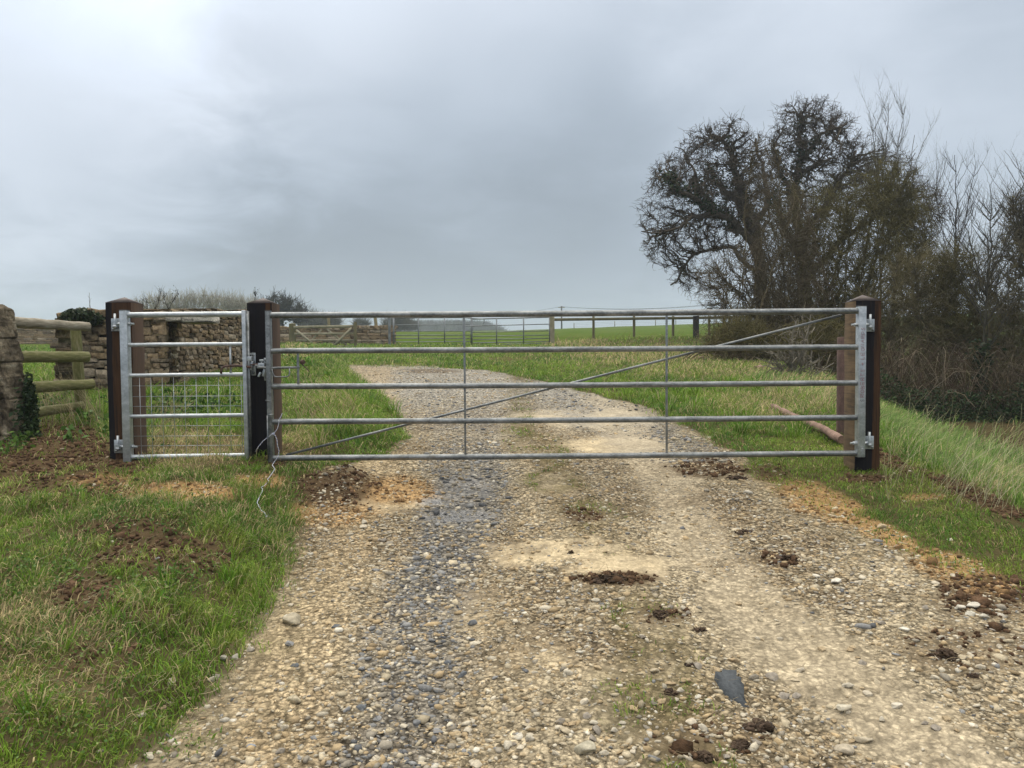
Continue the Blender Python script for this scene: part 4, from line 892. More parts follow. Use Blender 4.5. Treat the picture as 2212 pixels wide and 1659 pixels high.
# ------------------------------------------------------------------ pair of metal gates at the field edge
c6 = lambda x, y: ((960 + x / 5.027) * .864, (770 + y / 5.027) * .864)
BY = 30.0
def far_gate(label, xl, xr, ysl, ysr, mids, extra=None):
    a = at(*c6((xl + xr) / 2, ysl[-1]), BY); E = empty('metal_gate', (a[0], BY, a[2] - .05)); tag(E, label, 'gate', 'metal gates at the field edge')
    for i, (yl, yr) in enumerate(zip(ysl, ysr)):
        m = MB(); m.tube([at(*c6(xl, yl), BY), at(*c6(xr, yr), BY)], .026 if i == 0 else .017, 8); m.build('rail', M['galv_far'], E, True)
    for x, r, nm in [(xl, .032, 'stile'), (xr, .032, 'stile')] + [(q, .024, 'upright_bar') for q in mids]:
        t = (x - xl) / (xr - xl); y0 = ysl[0] + (ysr[0] - ysl[0]) * t; y1 = ysl[-1] + (ysr[-1] - ysl[-1]) * t
        m = MB(); b, a = at(*c6(x, y0 - (4 if nm == 'stile' else 0)), BY - .02), at(*c6(x, y1 + 6), BY - .02); m.tube([a, (b[0], b[1], b[2])], r, 8); m.build(nm, M['galv_far'], E, True)
    return E
g1 = far_gate('left one of the two metal field gates at the far field edge', 122, 1098, (126, 214, 293, 343, 383, 426, 470), (118, 206, 290, 341, 383, 422, 460), (435, 762))
g2 = far_gate('right one of the two metal field gates, with a bent loop handle', 1104, 2083, (140, 226, 306, 357, 400, 440, 470), (115, 203, 287, 340, 380, 420, 440), (1415, 1755))
m = MB(); m.tube([at(*c6(x, y), BY - .12) for x, y in ((1015, 122), (1120, 132), (1240, 138), (1262, 150), (1255, 190), (1235, 225), (1200, 234), (1110, 230), (1015, 225))], .018, 8); m.build('loop_handle', M['galv_far'], g2, True)
def fpost(name, label, cat, u, vt, Y, w, mat, sq=True, group=None):
    a = at(u, vt, Y); g_ = hz(a[0], Y) - .3; m = MB()
    if sq: m.box((a[0] - w / 2, Y - w / 2, g_), (a[0] + w / 2, Y + w / 2, a[2]))
    else: m.tube([(a[0], Y, g_), (a[0], Y, a[2])], w / 2, 12)
    return tag(m.build(name, M[mat], None, not sq, bevel=.01 if sq else 0, auto=50), label, cat, group)
fpost('gate_post', 'grey steel post at the end of the far stone wall', 'gate post', 840.8, 683, 29.9, .085, 'galv_far')
fpost('gate_post', 'grey steel post standing in front of the meeting ends of the two metal gates', 'gate post', 1002, 683, 29.4, .09, 'galv_far')
fpost('gate_post', 'square weathered timber post hanging the right metal field gate', 'gate post', 1192.5, 682, 30, .18, 'old_wood')
fpost('round_post', 'thick black creosoted round post on the grass bank before the rail fence', 'post', 1503.6, 682.5, 28.3, .23, 'tar_wood', False)
FF = empty('post_and_rail_fence', (4.5, 31, hz(4.5, 31))); tag(FF, 'single rail timber fence along the field to the right of the metal gates', 'fence')
for u in (1282, 1369.5, 1454, 1532, 1612, 1695):
    a = at(u, 683 - (u - 1282) * .002, 30.9); m = MB(); m.box((a[0] - .045, 30.86, hz(a[0], 30.9) - .3), (a[0] + .045, 30.95, a[2])); m.build('post', M['ochre_wood'], FF, bevel=.008)
m = MB(); a, b = at(1197, 690.5, 30.82), at(1700, 684, 30.82); d = b - a
m.add([a + (0, dy, dz_) for dz_ in (-.055, .055) for dy in (-.02, .02)] + [b + (0, dy, dz_) for dz_ in (-.055, .055) for dy in (-.02, .02)], [(0, 1, 3, 2), (4, 6, 7, 5), (0, 4, 5, 1), (2, 3, 7, 6), (0, 2, 6, 4), (1, 5, 7, 3)]); m.build('rail', M['ochre_wood'], FF)
# thin wire fence on the skyline
SF = empty('wire_fence', (20, 150, hz(20, 150))); tag(SF, 'thin wire stock fence along the skyline of the green field', 'fence')
pp = []
for u in np.arange(1240, 1760, 44):
    d = ray(u, 700); X = d[0] / d[1] * 149; z = hz(X, 149); m = MB(); m.tube([(X, 149, z - .3), (X, 149, z + 1.0 + .15 * RNG.random())], .075, 6); m.build('post', M['ochre_wood'], SF); pp.append((X, 149, z))
for dz_ in (.35, .65, .95):
    m = MB(); m.tube([(x, y, z + dz_) for x, y, z in pp], .012, 4); m.build('wire', M['galv_far'], SF)
# electricity poles
def pole(label, u, vt, Y, r, arm, wires):
    a = at(u, vt, Y); z0 = hz(a[0], Y) - .5; E = empty('utility_pole', (a[0], Y, z0)); tag(E, label, 'utility pole')
    m = MB(); m.tube([(a[0], Y, z0), (a[0], Y, a[2])], [r * 1.2, r], 10); m.build('pole', M['tar_wood'], E, True)
    m = MB(); m.box((a[0] - arm, Y - .1, a[2] - .35), (a[0] + arm, Y + .1, a[2] - .15)); m.build('crossarm', M['old_wood'], E)
    for (u1, v1, Y1) in wires:
        b = at(u1, v1, Y1); s_ = np.array([a[0], Y, a[2] - .1]); m = MB()
        m.tube([s_ + (b - s_) * t - np.array([0, 0, 3.2 * t * (1 - t)]) for t in np.linspace(0, 1, 15)], .028, 4); m.build('wire', M['tar_wood'], E)
pole('far wooden electricity pole with two wires on the field skyline', 1213, 661.5, 175, .16, .75, ((1560, 655, 150), (1560, 656.5, 150), (1000, 683, 330)))
pole('small distant pole seen above the wooden gate', 693.5, 695.5, 210, .16, .9, ())

# ------------------------------------------------------------------ things lying around
def G3(u, v, dz=0): return G(u, v) + np.array([0, 0, dz])
m = MB(); pts = [G3(u, v, .07) for u, v in ((1668, 893), (1700, 905), (1735, 922), (1775, 943), (1818, 966))]
P = np.array(pts); t = np.linspace(0, 1, 22); P = np.stack([np.interp(t, np.linspace(0, 1, 5), P[:, i]) for i in range(3)], -1); zl = np.polyfit(t, P[:, 2], 1); P[:, 2] = np.polyval(zl, t)
P += RNG.normal(size=P.shape) * .003
m.tube(P, np.linspace(.033, .040, 22) * (1 + .10 * np.sin(np.arange(22) * 1.7)), 14); tag(m.build('fallen_pole', M['pole_brown'], None, True, auto=60), 'long peeling brown pole lying in the grass left of the right gate post', 'pole')
a = at(1821, 728, 7.4); m = MB(); m.tube([(a[0], 7.4, hz(a[0], 7.4) - .3), (a[0], 7.4, a[2] - .01), (a[0], 7.4, a[2])], [.055, .052, .045], 14)
tag(m.build('round_post', M['old_wood'] if False else M['rust_steel'], None, True, auto=50), 'brown round post half hidden behind the right gate post', 'post')
def rock(name, label, cat, u, v, wpx, hpx, col, seed, mat='rock', sub=3, tall=.5, amp=.25, chip=.3, yaw=0, group=None, sink=.25, aspect=None):
    r = np.random.default_rng(seed); p = G(u, v); d = p[1]; T, Fa = ICO[sub]; V = rockify(T, r, amp, 4, chip)
    w = wpx / F * d / 2; dep = (aspect or .75) * w; hh = w * tall
    V = V * np.array([w, dep, hh]); c, s_ = math.cos(yaw), math.sin(yaw); V = V @ np.array([[c, s_, 0], [-s_, c, 0], [0, 0, 1]])
    me = np_mesh(name, V, [Fa], M[mat], np.tile(np.array(col), (len(V), 1)) * (1 + .25 * fbm(V[:, 0] * 60, V[:, 1] * 60 + V[:, 2] * 40, 3)[:, None]), mat != 'rock')
    o = link(name, me, None, Vector((p[0], p[1], p[2] + hh * (1 - sink) * .6))); return tag(o, label, cat, group)
# dark slate slab
sl = [(1541, 1472), (1560, 1466), (1592, 1467), (1604, 1487), (1618, 1527), (1611, 1534), (1580, 1517), (1556, 1497)]
sl = [tuple(np.array(sl[i]) * (1 - t) + np.array(sl[(i + 1) % 8]) * t + RNG.normal(size=2) * 1.6) for i in range(8) for t in (0, .33, .66)]; Pb = np.array([G(u, v) for u, v in sl]); cpt = Pb.mean(0); nrm = Pb - cpt; Af = np.linalg.lstsq(np.c_[nrm[:, :2], np.ones(24)], nrm[:, 2], rcond=None)[0]
Pb[:, 2] = cpt[2] + np.c_[nrm[:, :2], np.ones(24)] @ Af + .012 + .012 * (Pb[:, 1] - cpt[1]) / .08
m = MB(); nS = 24; top = (Pb - cpt) * (.9, .9, 1) + cpt + (0, 0, .010) + RNG.normal(size=(24, 3)) * .0015; m.add(np.concatenate([Pb - (0, 0, .03), top, [top.mean(0) + (0, 0, .004)]]), [(i, (i + 1) % nS, nS + (i + 1) % nS, nS + i) for i in range(nS)] + [(nS + i, nS + (i + 1) % nS, 2 * nS) for i in range(nS)], (.075, .083, .09))
tag(m.build('slate_slab', M['rock'], None, False), 'flat dark blue grey slate slab half sunk in the track, lower right', 'stone')
named = [(628, 1347, 62, (.34, .30, .22), 'large rounded tan stone on the bare ground beside the left grass edge', .45), (1268, 1628, 62, (.36, .33, .25), 'big pale cobble at the bottom edge below the middle of the track', .55),
         (1822, 1536, 46, (.46, .42, .33), 'smooth cream stone right of the dark slate slab', .4), (1936, 1528, 36, (.48, .44, .36), 'cream stone in the right wheel track beyond the one near the slab', .4),
         (1807, 1260, 34, (.56, .53, .46), 'white flattish stone alone on the right half of the track', .35), (1952, 1365, 28, (.55, .52, .44), 'bright white stone left of the right hand mud clump', .45),
         (2073, 1318, 28, (.46, .43, .36), 'left stone of the pale cluster by the right verge', .55), (2104, 1314, 28, (.50, .47, .40), 'rear stone of the pale cluster by the right verge', .55),
         (2094, 1330, 26, (.52, .49, .41), 'front stone of the pale cluster by the right verge', .5), (2128, 1337, 22, (.44, .41, .34), 'right stone of the pale cluster by the right verge', .6),
         (1907, 1142, 26, (.40, .32, .21), 'tan lump of rock on the orange soil at the foot of the right verge', .7), (2053, 1168, 16, (.62, .60, .54), 'small white stone in the grass of the right verge', .4),
         (1830, 1632, 50, (.38, .33, .25), 'broad brown stone at the bottom edge under the slate slab side', .4), (1868, 1603, 46, (.40, .35, .26), 'sunken brown oval stone near the bottom right', .35),
         (482, 1438, 26, (.33, .31, .26), 'grey stone at the edge of the grass, lower left', .6), (507, 1425, 24, (.35, .33, .28), 'grey stone just behind another at the grass edge, lower left', .5),
         (540, 1405, 26, (.38, .34, .28), 'pinkish angular stone beside the lower left grass edge', .5), (322, 1640, 34, (.46, .42, .33), 'pale stone at the very bottom left of the gravel', .5),
         (640, 1520, 40, (.40, .35, .25), 'yellowish stone lying alone in the left sandy strip', .4), (545, 1620, 26, (.22, .24, .27), 'blue grey oval pebble near the bottom left', .4),
         (1020, 1350, 24, (.16, .17, .18), 'dark grey wedge of stone in the gravel rut', .6), (1510, 1130 + 100, 0, None, '', 0)]
for i, (u, v, w, c, lab, tl) in enumerate(named):
    if w: rock('loose_stone', lab, 'stone', u, v, w, 0, c, 100 + i, tall=tl, yaw=RNG.normal() * .4)
clods = [(2040, 1418, 74, 'large rooty dark mud clump near the right edge of the track', .4), (1643, 1578, 84, 'biggest dark clump of rooty mud, below the slate slab', .45), (1512, 1366, 38, 'dark lumpy clod with stones, above the slate slab', .5),
         (1428, 1330, 66, 'long thin clod of brown mud in the middle of the track', .25), (1446, 1503, 44, 'dark clod left of the slate slab', .4), (1522, 1645, 66, 'black clod cut by the bottom edge', .4), (2150, 1358, 50, 'dark turfy clod beside the pale stones at the right verge', .45),
         (1702, 1210, 52, 'mud clod with straw on the upper right of the track', .4), (1606, 1152, 44, 'thin dark clod of mud in the right rut, nearer the gate', .3), (1493, 1438, 40, 'flat dark clod above the slate slab, in the right rut', .25),
         (1233, 1198, 18, 'small black clod standing on the pale sandy patch', .9), (1318, 1250, 110, 'low long heap of brown mud with grass stems beyond the sandy patch', .16), (2100, 1462, 40, 'small dark clod below the right hand mud clump', .3),
         (1563, 1458, 20, 'little black clod just behind the slate slab', .7), (1600, 1615, 70, 'flat spread of dark mud at the bottom, below the biggest clump', .2), (1860, 1040 + 45, 0, '', 0), (1590, 1034, 54, 'dark rotten stick shaped clod in front of the long gate', .2)]
for i, (u, v, w, lab, tl) in enumerate(clods):
    if not w: continue
    rr = np.random.default_rng(300 + i); p = G(u, v); W_ = w / F * p[1] / 2; nl = int(16 + w * .7)
    q = rr.normal(size=(nl, 3)); q /= np.linalg.norm(q, axis=1)[:, None]; q *= rr.random((nl, 1)) ** .5; yaw = rr.normal() * .3 + (.5 if w > 60 and tl < .3 else 0)
    q = q * np.array([W_ * .85, W_ * .45, W_ * tl]); q[:, 2] = np.abs(q[:, 2]) * (1 - (q[:, 0] / W_) ** 2); c_, s_ = math.cos(yaw), math.sin(yaw); q[:, :2] = q[:, :2] @ np.array([[c_, s_], [-s_, c_]])
    sz = W_ * rr.uniform(.08, .28, nl) * (.6 if w > 90 else 1); scl = np.stack([sz * rr.uniform(.9, 1.5, nl), sz * rr.uniform(.7, 1.1, nl), sz * rr.uniform(.45, .9, nl) * min(1, tl * 1.9)], -1); q[:, 2] -= W_ * .05
    cl_ = np.array((.062, .043, .030)) * rr.uniform(.6, 1.5, (nl, 1)); V_, F_, C_ = stones(q, scl, cl_, rr, 3, .8, .34, .15)
    V_ = V_ * (1 + .10 * fbm(V_[:, 0] / W_ * 9, V_[:, 1] / W_ * 9 + V_[:, 2] / W_ * 8, 3, i))[:, None]
    o = link('mud_clod', np_mesh('mud_clod', V_, F_, M['mud'], C_, True), None, Vector(p)); tag(o, lab, 'mud clod')
    mb = MB()
    for k_ in range(int(12 + w / 3)):
        p = V_[rr.integers(0, len(V_))].astype(float); dd = rr.normal(size=3) * W_ * .3; dd[2] = abs(dd[2]) * .5
        mb.tube([p, p + dd * .5 + rr.normal(size=3) * W_ * .05, p + dd + rr.normal(size=3) * W_ * .08], [.0011, .0009, .0005], 3, (.15, .11, .065) if rr.random() < .5 else (.035, .026, .02))
    ob = mb.build('roots', M['bark'], o); ob.location = (0, 0, 0)
logs = [(1518, 778, 26, 'short rusty brown log piece in the straw beyond the long gate'), (1643, 801, 24, 'brown log end lying in the grass below the bushes')]
for i, (u, v, w, lab) in enumerate(logs):
    p = G(u, v); m = MB(); r = .045 + .01 * i; L_ = w / F * p[1]; m.tube([p + np.array([-L_ / 2, 0, r * .8]), p + np.array([0, .03, r]), p + np.array([L_ / 2, .05, r * .7])], [r, r * 1.15, r * .8], 12)
    tag(m.build('log', M['pole_brown'], None, True, auto=50), lab, 'log')
# larger loose cobbles, shared meshes
cr_ = np.random.default_rng(77); variants = []
for k_ in range(9):
    T, Fa = ICO[3]; V = rockify(T, cr_, .28, 4, .3) * np.array([1, .78, .48]); c = [(.40, .34, .24), (.43, .39, .31), (.34, .26, .16), (.27, .24, .20), (.38, .30, .19), (.45, .40, .31), (.17, .175, .18), (.24, .24, .24), (.13, .14, .15)][k_]
    variants.append(np_mesh('cobble', V, [Fa], M['rock'], np.tile(np.array(c), (len(V), 1)) * (1 + .2 * fbm(V[:, 0] * 3, V[:, 1] * 3 + V[:, 2] * 3, 3)[:, None]), False))
cnt = 0
zones = [(1080, 1740, 1420, 1659, 46, .55, 26, (0, 6)), (960, 1400, 1560, 1659, 30, .5, 24, (0, 6)), (1700, 2212, 1380, 1659, 44, .45, 22, (0, 6)), (620, 1020, 1300, 1659, 44, .5, 22, (3, 9)), (300, 640, 1450, 1659, 16, .5, 22, (0, 6)), (1250, 1700, 1270, 1420, 26, .5, 18, (0, 6)), (1750, 2150, 1180, 1380, 28, .5, 18, (0, 6)),
         (660, 860, 1090, 1180, 22, .6, 16, (0, 6))]
for (ua, ub, va, vb, n, tl, w, (va_, vb_)) in zones:
    for _ in range(n):
        u, v = cr_.uniform(ua, ub), cr_.uniform(va, vb)
        if 1530 < u < 1630 and 1455 < v < 1545: continue
        p = G(u, v); s = w * cr_.uniform(.6, 1.35) / 2 / F * p[1]; dk = cr_.integers(va_, vb_)
        o = link('cobble', variants[dk], None, Vector((p[0], p[1], p[2] + s * .12))); o.scale = (s, s * cr_.uniform(.8, 1.1), s * cr_.uniform(.8, 1.2)); o.rotation_euler = (cr_.normal() * .15, cr_.normal() * .15, cr_.random() * 6.28)
        dark = dk in (6, 7, 8)
        tag(o, 'dark grey cobble lying loose in the stony wheel rut' if dark else 'pale limestone cobble lying loose on the stony track', 'stone', 'dark cobbles loose in the rut' if dark else 'pale cobbles loose on the track')

# ------------------------------------------------------------------ bare trees and shrubs
class Tree:
    def __init__(s, seed): s.r = np.random.default_rng(seed); s.P = []; s.D = []; s.R = []; s.par = []; s.batch = []; s.limbs = MB()
    def limb(s, pts, r0, r1, c, wob=.02, n=7):
        P = np.array(pts, float); d = np.r_[0, np.cumsum(np.linalg.norm(np.diff(P, axis=0), axis=1))]; k = max(4, int(d[-1] / .14)); q = np.linspace(0, d[-1], k)
        Q = np.stack([np.interp(q, d, P[:, i]) for i in range(3)], -1)
        for _ in range(3): Q[1:-1] = (Q[:-2] + 2 * Q[1:-1] + Q[2:]) / 4
        w = s.r.normal(size=(k, 3)) * wob; w = (w + np.roll(w, 1, 0) + np.roll(w, -1, 0)); w[0] = 0; Q = Q + w
        R = r0 + (r1 - r0) * np.linspace(0, 1, k); s.limbs.tube(Q, R, n, c, cap=False); s.push(Q[None], R[None])
    def push(s, Q, R, parent=None):
        N_, k, _ = Q.shape; b = sum(len(p) for p in s.P)
        T = np.gradient(Q, axis=1); T /= np.linalg.norm(T, axis=2, keepdims=True) + 1e-9
        idx = np.arange(N_ * k).reshape(N_, k) + b; par = np.concatenate([idx[:, :1] if parent is None else parent[:, None], idx[:, :-1]], 1)
        s.P.append(Q.reshape(-1, 3)); s.D.append(T.reshape(-1, 3)); s.R.append(R.ravel()); s.par.append(par.ravel())
    def cat(s): return np.concatenate(s.P), np.concatenate(s.D), np.concatenate(s.R), np.concatenate(s.par)
    def grow(s, targets, rmax, rend, seg, wig, back, col, cvar=.3, bend=.4, sides=3, maxl=None):
        P, D, R, par = s.cat(); kd = kdtree.KDTree(len(P))
        for i, p in enumerate(P): kd.insert(p, i)
        kd.balance(); ni = np.array([kd.find(t)[1] for t in targets])
        for _ in range(back): 
            mv = s.r.random(len(ni)) < .85; ni = np.where(mv, par[ni], ni)
        p0 = P[ni]; d0 = D[ni]; L_ = np.linalg.norm(targets - p0, axis=1)
        if maxl: k_ = L_ < maxl; ni, p0, d0, L_, targets = ni[k_], p0[k_], d0[k_], L_[k_], targets[k_]
        t = np.linspace(0, 1, seg + 1)[None, :, None]; p1 = p0 + d0 * (L_ * bend)[:, None]
        Q = (1 - t) ** 2 * p0[:, None] + 2 * t * (1 - t) * p1[:, None] + t ** 2 * targets[:, None]
        w = s.r.normal(size=Q.shape) * (L_[:, None, None] * wig); w[:, 0] = 0; Q = Q + w
        rs = np.minimum(R[ni] * .8, rmax); tt = np.linspace(0, 1, seg + 1)[None]; RR = rs[:, None] * (1 - tt) + np.minimum(rend, rs)[:, None] * tt
        s.push(Q, RR, ni); c = np.array(col) * s.r.uniform(1 - cvar, 1 + cvar, (len(Q), 1)); s.batch.append((Q, RR, c, sides))
        return len(Q)
    def twigs(s, n, l0, l1, r0, col, centre, outw=.6, up=.2, rnd=.7, seg=3, gn=.15, minr=0., cvar=.35, sel=None):
        P, D, R, par = s.cat(); last = np.arange(int(len(P) * .35) if sel is None else sel, len(P)); ni = s.r.choice(last, n)
        o = P[ni] - centre; o /= np.linalg.norm(o, axis=1)[:, None] + 1e-6
        d = D[ni] * .55 + o * outw + s.r.normal(size=(n, 3)) * rnd; d[:, 2] += up; d /= np.linalg.norm(d, axis=1)[:, None]
        L_ = s.r.uniform(l0, l1, n); st = d[:, None] * (L_ / seg)[:, None, None] + s.r.normal(size=(n, seg, 3)) * (L_ * gn)[:, None, None]
        Q = np.concatenate([P[ni][:, None], P[ni][:, None] + np.cumsum(st, 1)], 1)
        rr = np.minimum(R[ni], r0)[:, None] * np.linspace(1, .45, seg + 1)[None]; s.push(Q, rr, ni)
        c = np.array(col) * s.r.uniform(1 - cvar, 1 + cvar, (n, 1)); s.batch.append((Q, rr, c, 3))
    def finish(s, name, label, cat_, base, group=None, ivy=None):
        E = empty(name, base); tag(E, label, cat_, group); s.limbs.build('trunk', M['bark'], E, True)
        V, Fc, C = merge([tubes(*b) for b in s.batch]); link('crown', np_mesh('crown', V, Fc, M['bark'], C, True), E)
        return E
def ell(D, cu, cv, ru, rv, dd=None, dY=0): return (at(cu, cv, D + dY), np.array([ru * D / F, (dd or ru) * D / F, rv * D / F]))
def fill(rng, E, n, shell=.33):
    w = np.array([np.prod(e[1]) for e in E]); w = w ** .8; w /= w.sum(); out = []
    for (c, r), k in zip(E, rng.multinomial(n, w)):
        d = rng.normal(size=(k, 3)); d /= np.linalg.norm(d, axis=1)[:, None]; out.append(c + d * r * (rng.random((k, 1)) ** shell))
    return np.concatenate(out)
def poly(D, pts, dy=None): return [at(u, v, D + (dy[i] if dy else 0)) for i, (u, v) in enumerate(pts)]
OAKB = (.085, .070, .055); IVYC = ((.012, .024, .010), (.022, .040, .014), (.035, .055, .022))
def ivy_on(E, tr_pts, n, spread, seed, s=(.05, .10)):
    r = np.random.default_rng(seed); out = []
    for P in tr_pts:
        P = np.array(P); d = np.r_[0, np.cumsum(np.linalg.norm(np.diff(P, axis=0), axis=1))]; k = int(n * d[-1]); t = r.uniform(0, d[-1], k)
        Q = np.stack([np.interp(t, d, P[:, i]) for i in range(3)], -1); w = spread * (.6 + .8 * np.abs(fbm(t * 1.3, t * 0 + seed, 3)) * 2)
        out.append(Q + r.normal(size=(k, 3)) * w[:, None] * .6)
    return ivy_mesh('ivy', np.concatenate(out), E, s, IVYC, seed)

# left ivy clad oak
D1 = 27.; t = Tree(1)
trunk = poly(D1, [(1652, 815), (1650, 700), (1645, 600), (1630, 500)])
l1 = poly(D1, [(1630, 500), (1612, 440), (1592, 392), (1582, 329), (1568, 300), (1549, 296)], [0, 0, .2, .3, .3, .3]); l2 = poly(D1, [(1642, 560), (1590, 480), (1516, 438), (1465, 407), (1440, 374)], [0, -.3, -.7, -1, -1.2])
l3 = poly(D1, [(1625, 500), (1582, 425), (1545, 392), (1534, 355)], [0, .5, 1, 1.4]); l4 = poly(D1, [(1560, 470), (1512, 460), (1477, 483), (1426, 497), (1388, 503)], [-.4, -.6, -.8, -1, -1.2])
l5 = poly(D1, [(1640, 600), (1575, 530), (1500, 545), (1468, 590), (1447, 612)], [0, .3, .6, .8, 1]); l6 = poly(D1, [(1635, 520), (1655, 430), (1648, 350), (1632, 300)], [0, .8, 1.6, 1.8])
l7 = poly(D1, [(1590, 500), (1540, 440), (1500, 380), (1478, 340)], [.2, 1.0, 1.6, 2.0])
t.limb(trunk, .27, .18, OAKB)
for l, a, b in ((l1, .2, .05), (l2, .17, .05), (l3, .13, .05), (l4, .07, .02), (l5, .09, .03), (l6, .12, .04), (l7, .1, .03)): t.limb(l, a, b, OAKB, .03)
E1 = [ell(D1, 1426, 452, 52, 80), ell(D1, 1455, 378, 56, 48), ell(D1, 1518, 318, 54, 50), ell(D1, 1572, 290, 50, 46), ell(D1, 1540, 400, 110, 90, 90), ell(D1, 1425, 530, 42, 42), ell(D1, 1500, 500, 85, 60), ell(D1, 1462, 590, 26, 34),
      ell(D1, 1622, 370, 56, 90), ell(D1, 1600, 480, 80, 90, 70), ell(D1, 1500, 600, 36, 46)]
cen = at(1570, 480, D1)
t.grow(fill(t.r, E1, 220, .5), .040, .014, 9, .05, 1, OAKB, sides=5, bend=.15); t.grow(fill(t.r, E1, 1200, .42), .015, .008, 6, .09, 1, OAKB, bend=.15); t.grow(fill(t.r, E1, 3600, .36), .0095, .0065, 4, .12, 1, OAKB, bend=.15)
t.twigs(5600, .10, .30, .0072, OAKB, cen, .6, .1, .6, 3, .2)
Eo = t.finish('oak_tree', 'ivy clad bare tree with a rounded crown, leftmost of the big trees', 'tree', Vector(trunk[0]))
ivy_on(Eo, [l1[:5], l2[1:], l3[1:], trunk[1:] + l1[:2], l7[1:3]], 330, .19, 3, (.035, .07))
# right ivy clad oak
D2 = 29.; t = Tree(2)
trunk = poly(D2, [(1745, 815), (1742, 680), (1735, 560), (1716, 440), (1724, 370), (1731, 330), (1726, 280), (1732, 250)])
m1 = poly(D2, [(1716, 440), (1690, 380), (1672, 320), (1690, 280)], [0, .5, .8, 1]); m2 = poly(D2, [(1731, 345), (1765, 300), (1800, 275), (1830, 262)], [0, -.5, -.8, -1]); m3 = poly(D2, [(1735, 520), (1790, 430), (1830, 370), (1850, 320)], [0, .4, .8, 1.4])
m4 = poly(D2, [(1740, 600), (1820, 520), (1900, 450), (1940, 420)], [0, .2, .4, .6]); m5 = poly(D2, [(1728, 380), (1770, 350), (1810, 335)], [0, 1, 2]); m6 = poly(D2, [(1735, 560), (1690, 480), (1668, 420)], [0, -1, -2])
t.limb(trunk, .30, .05, OAKB)
for l, a, b in ((m1, .1, .03), (m2, .1, .03), (m3, .15, .04), (m4, .15, .03), (m5, .1, .03), (m6, .1, .03)): t.limb(l, a, b, OAKB, .03)
E2 = [ell(D2, 1728, 266, 64, 60), ell(D2, 1770, 264, 60, 56), ell(D2, 1815, 290, 46, 52), ell(D2, 1870, 350, 60, 66), ell(D2, 1935, 380, 50, 60), ell(D2, 1985, 460, 60, 80), ell(D2, 1690, 300, 38, 48), ell(D2, 1750, 330, 90, 60), ell(D2, 1840, 400, 70, 70), ell(D2, 1690, 400, 60, 70), ell(D2, 1790, 420, 90, 80), ell(D2, 1930, 430, 60, 70), ell(D2, 1960, 520, 60, 80)]
cen = at(1760, 420, D2)
t.grow(fill(t.r, E2, 260, .5), .040, .014, 9, .05, 1, OAKB, sides=5, bend=.15); t.grow(fill(t.r, E2, 1500, .42), .015, .008, 6, .09, 1, OAKB, bend=.15); t.grow(fill(t.r, E2, 4700, .36), .0095, .0065, 4, .12, 1, OAKB, bend=.15)
t.twigs(7000, .10, .30, .0072, OAKB, cen, .5, .15, .75, 3, .2)
Eo = t.finish('oak_tree', 'tallest ivy clad bare tree, its domed crown rising above the thicket', 'tree', Vector(trunk[0]))
ivy_on(Eo, [trunk[2:], m1[:3], m2[:2], m6], 310, .20, 4, (.035, .07))

# multi stemmed shrubs
def shrub(name, label, D, bu, bv, E, nst, cnt, cols, seed, sr=(.02, .05), tw=(.2, .55), twr=.006, ntw=6000, bspread=.5, group=None, cat_='shrub', up=.25, wig=.07, rnd=.6, seg=4, shells=(.45, .42, .38), droop=0, twn=3):
    t = Tree(seed); b = at(bu, bv, D); gz = hz(b[0], D); b[2] = gz; tops = fill(t.r, E, nst, .25)
    for q in tops:
        s_ = b + np.array([t.r.normal() * bspread, t.r.normal() * bspread * .6, -.1]); mid = s_ * .45 + q * .55 + np.array([0, 0, .12 * np.linalg.norm(q - s_)]) + t.r.normal(size=3) * .12
        t.limb([s_, s_ * .6 + mid * .4 + np.array([0, 0, .15]), mid, q], t.r.uniform(*sr), .008, np.array(cols[0]) * t.r.uniform(.7, 1.3), .012, 5)
    sc_ = [(.017, .008, 6, 3), (.0095, .0065, 5, 3), (.0068, .005, 4, 2)]
    for (n_, (ra, rb, sg, bk), sh_) in zip(cnt, sc_, shells): t.grow(fill(t.r, E, n_, sh_), ra, rb, sg, wig, bk, cols[1], bend=.55)
    cen = np.mean([e[0] for e in E], 0) - np.array([0, 0, 1.])
    t.twigs(ntw, tw[0], tw[1], twr, cols[2], cen, .45, up, rnd, twn, .12)
    return t.finish(name, label, cat_, Vector(b), group)
OL = ((.12, .10, .06), (.115, .10, .045), (.13, .115, .048)); BR = ((.14, .115, .07), (.115, .095, .06), (.11, .09, .06)); GY_ = ((.09, .085, .07), (.10, .09, .075), (.12, .10, .085))
S1 = shrub('hawthorn_bush', 'big olive green hawthorn thicket in front of the tall ivy clad trees', 21., 1800, 815, [ell(21, 1790, 600, 130, 130), ell(21, 1860, 530, 120, 110), ell(21, 1740, 500, 90, 110), ell(21, 1920, 620, 110, 120), ell(21, 1850, 700, 150, 80), ell(21, 1840, 440, 80, 70), ell(21, 1950, 480, 80, 90), ell(21, 1730, 680, 110, 90), ell(21, 1990, 580, 60, 90), ell(21, 1925, 400, 60, 60)],
      70, (600, 2300, 5600), OL, 31, ntw=8500, twr=.0062)
ivy_on(S1, [poly(21, [(1830, 810), (1822, 720), (1818, 640)]), poly(21, [(1700, 800), (1694, 700)])], 420, .35, 12, (.03, .06))
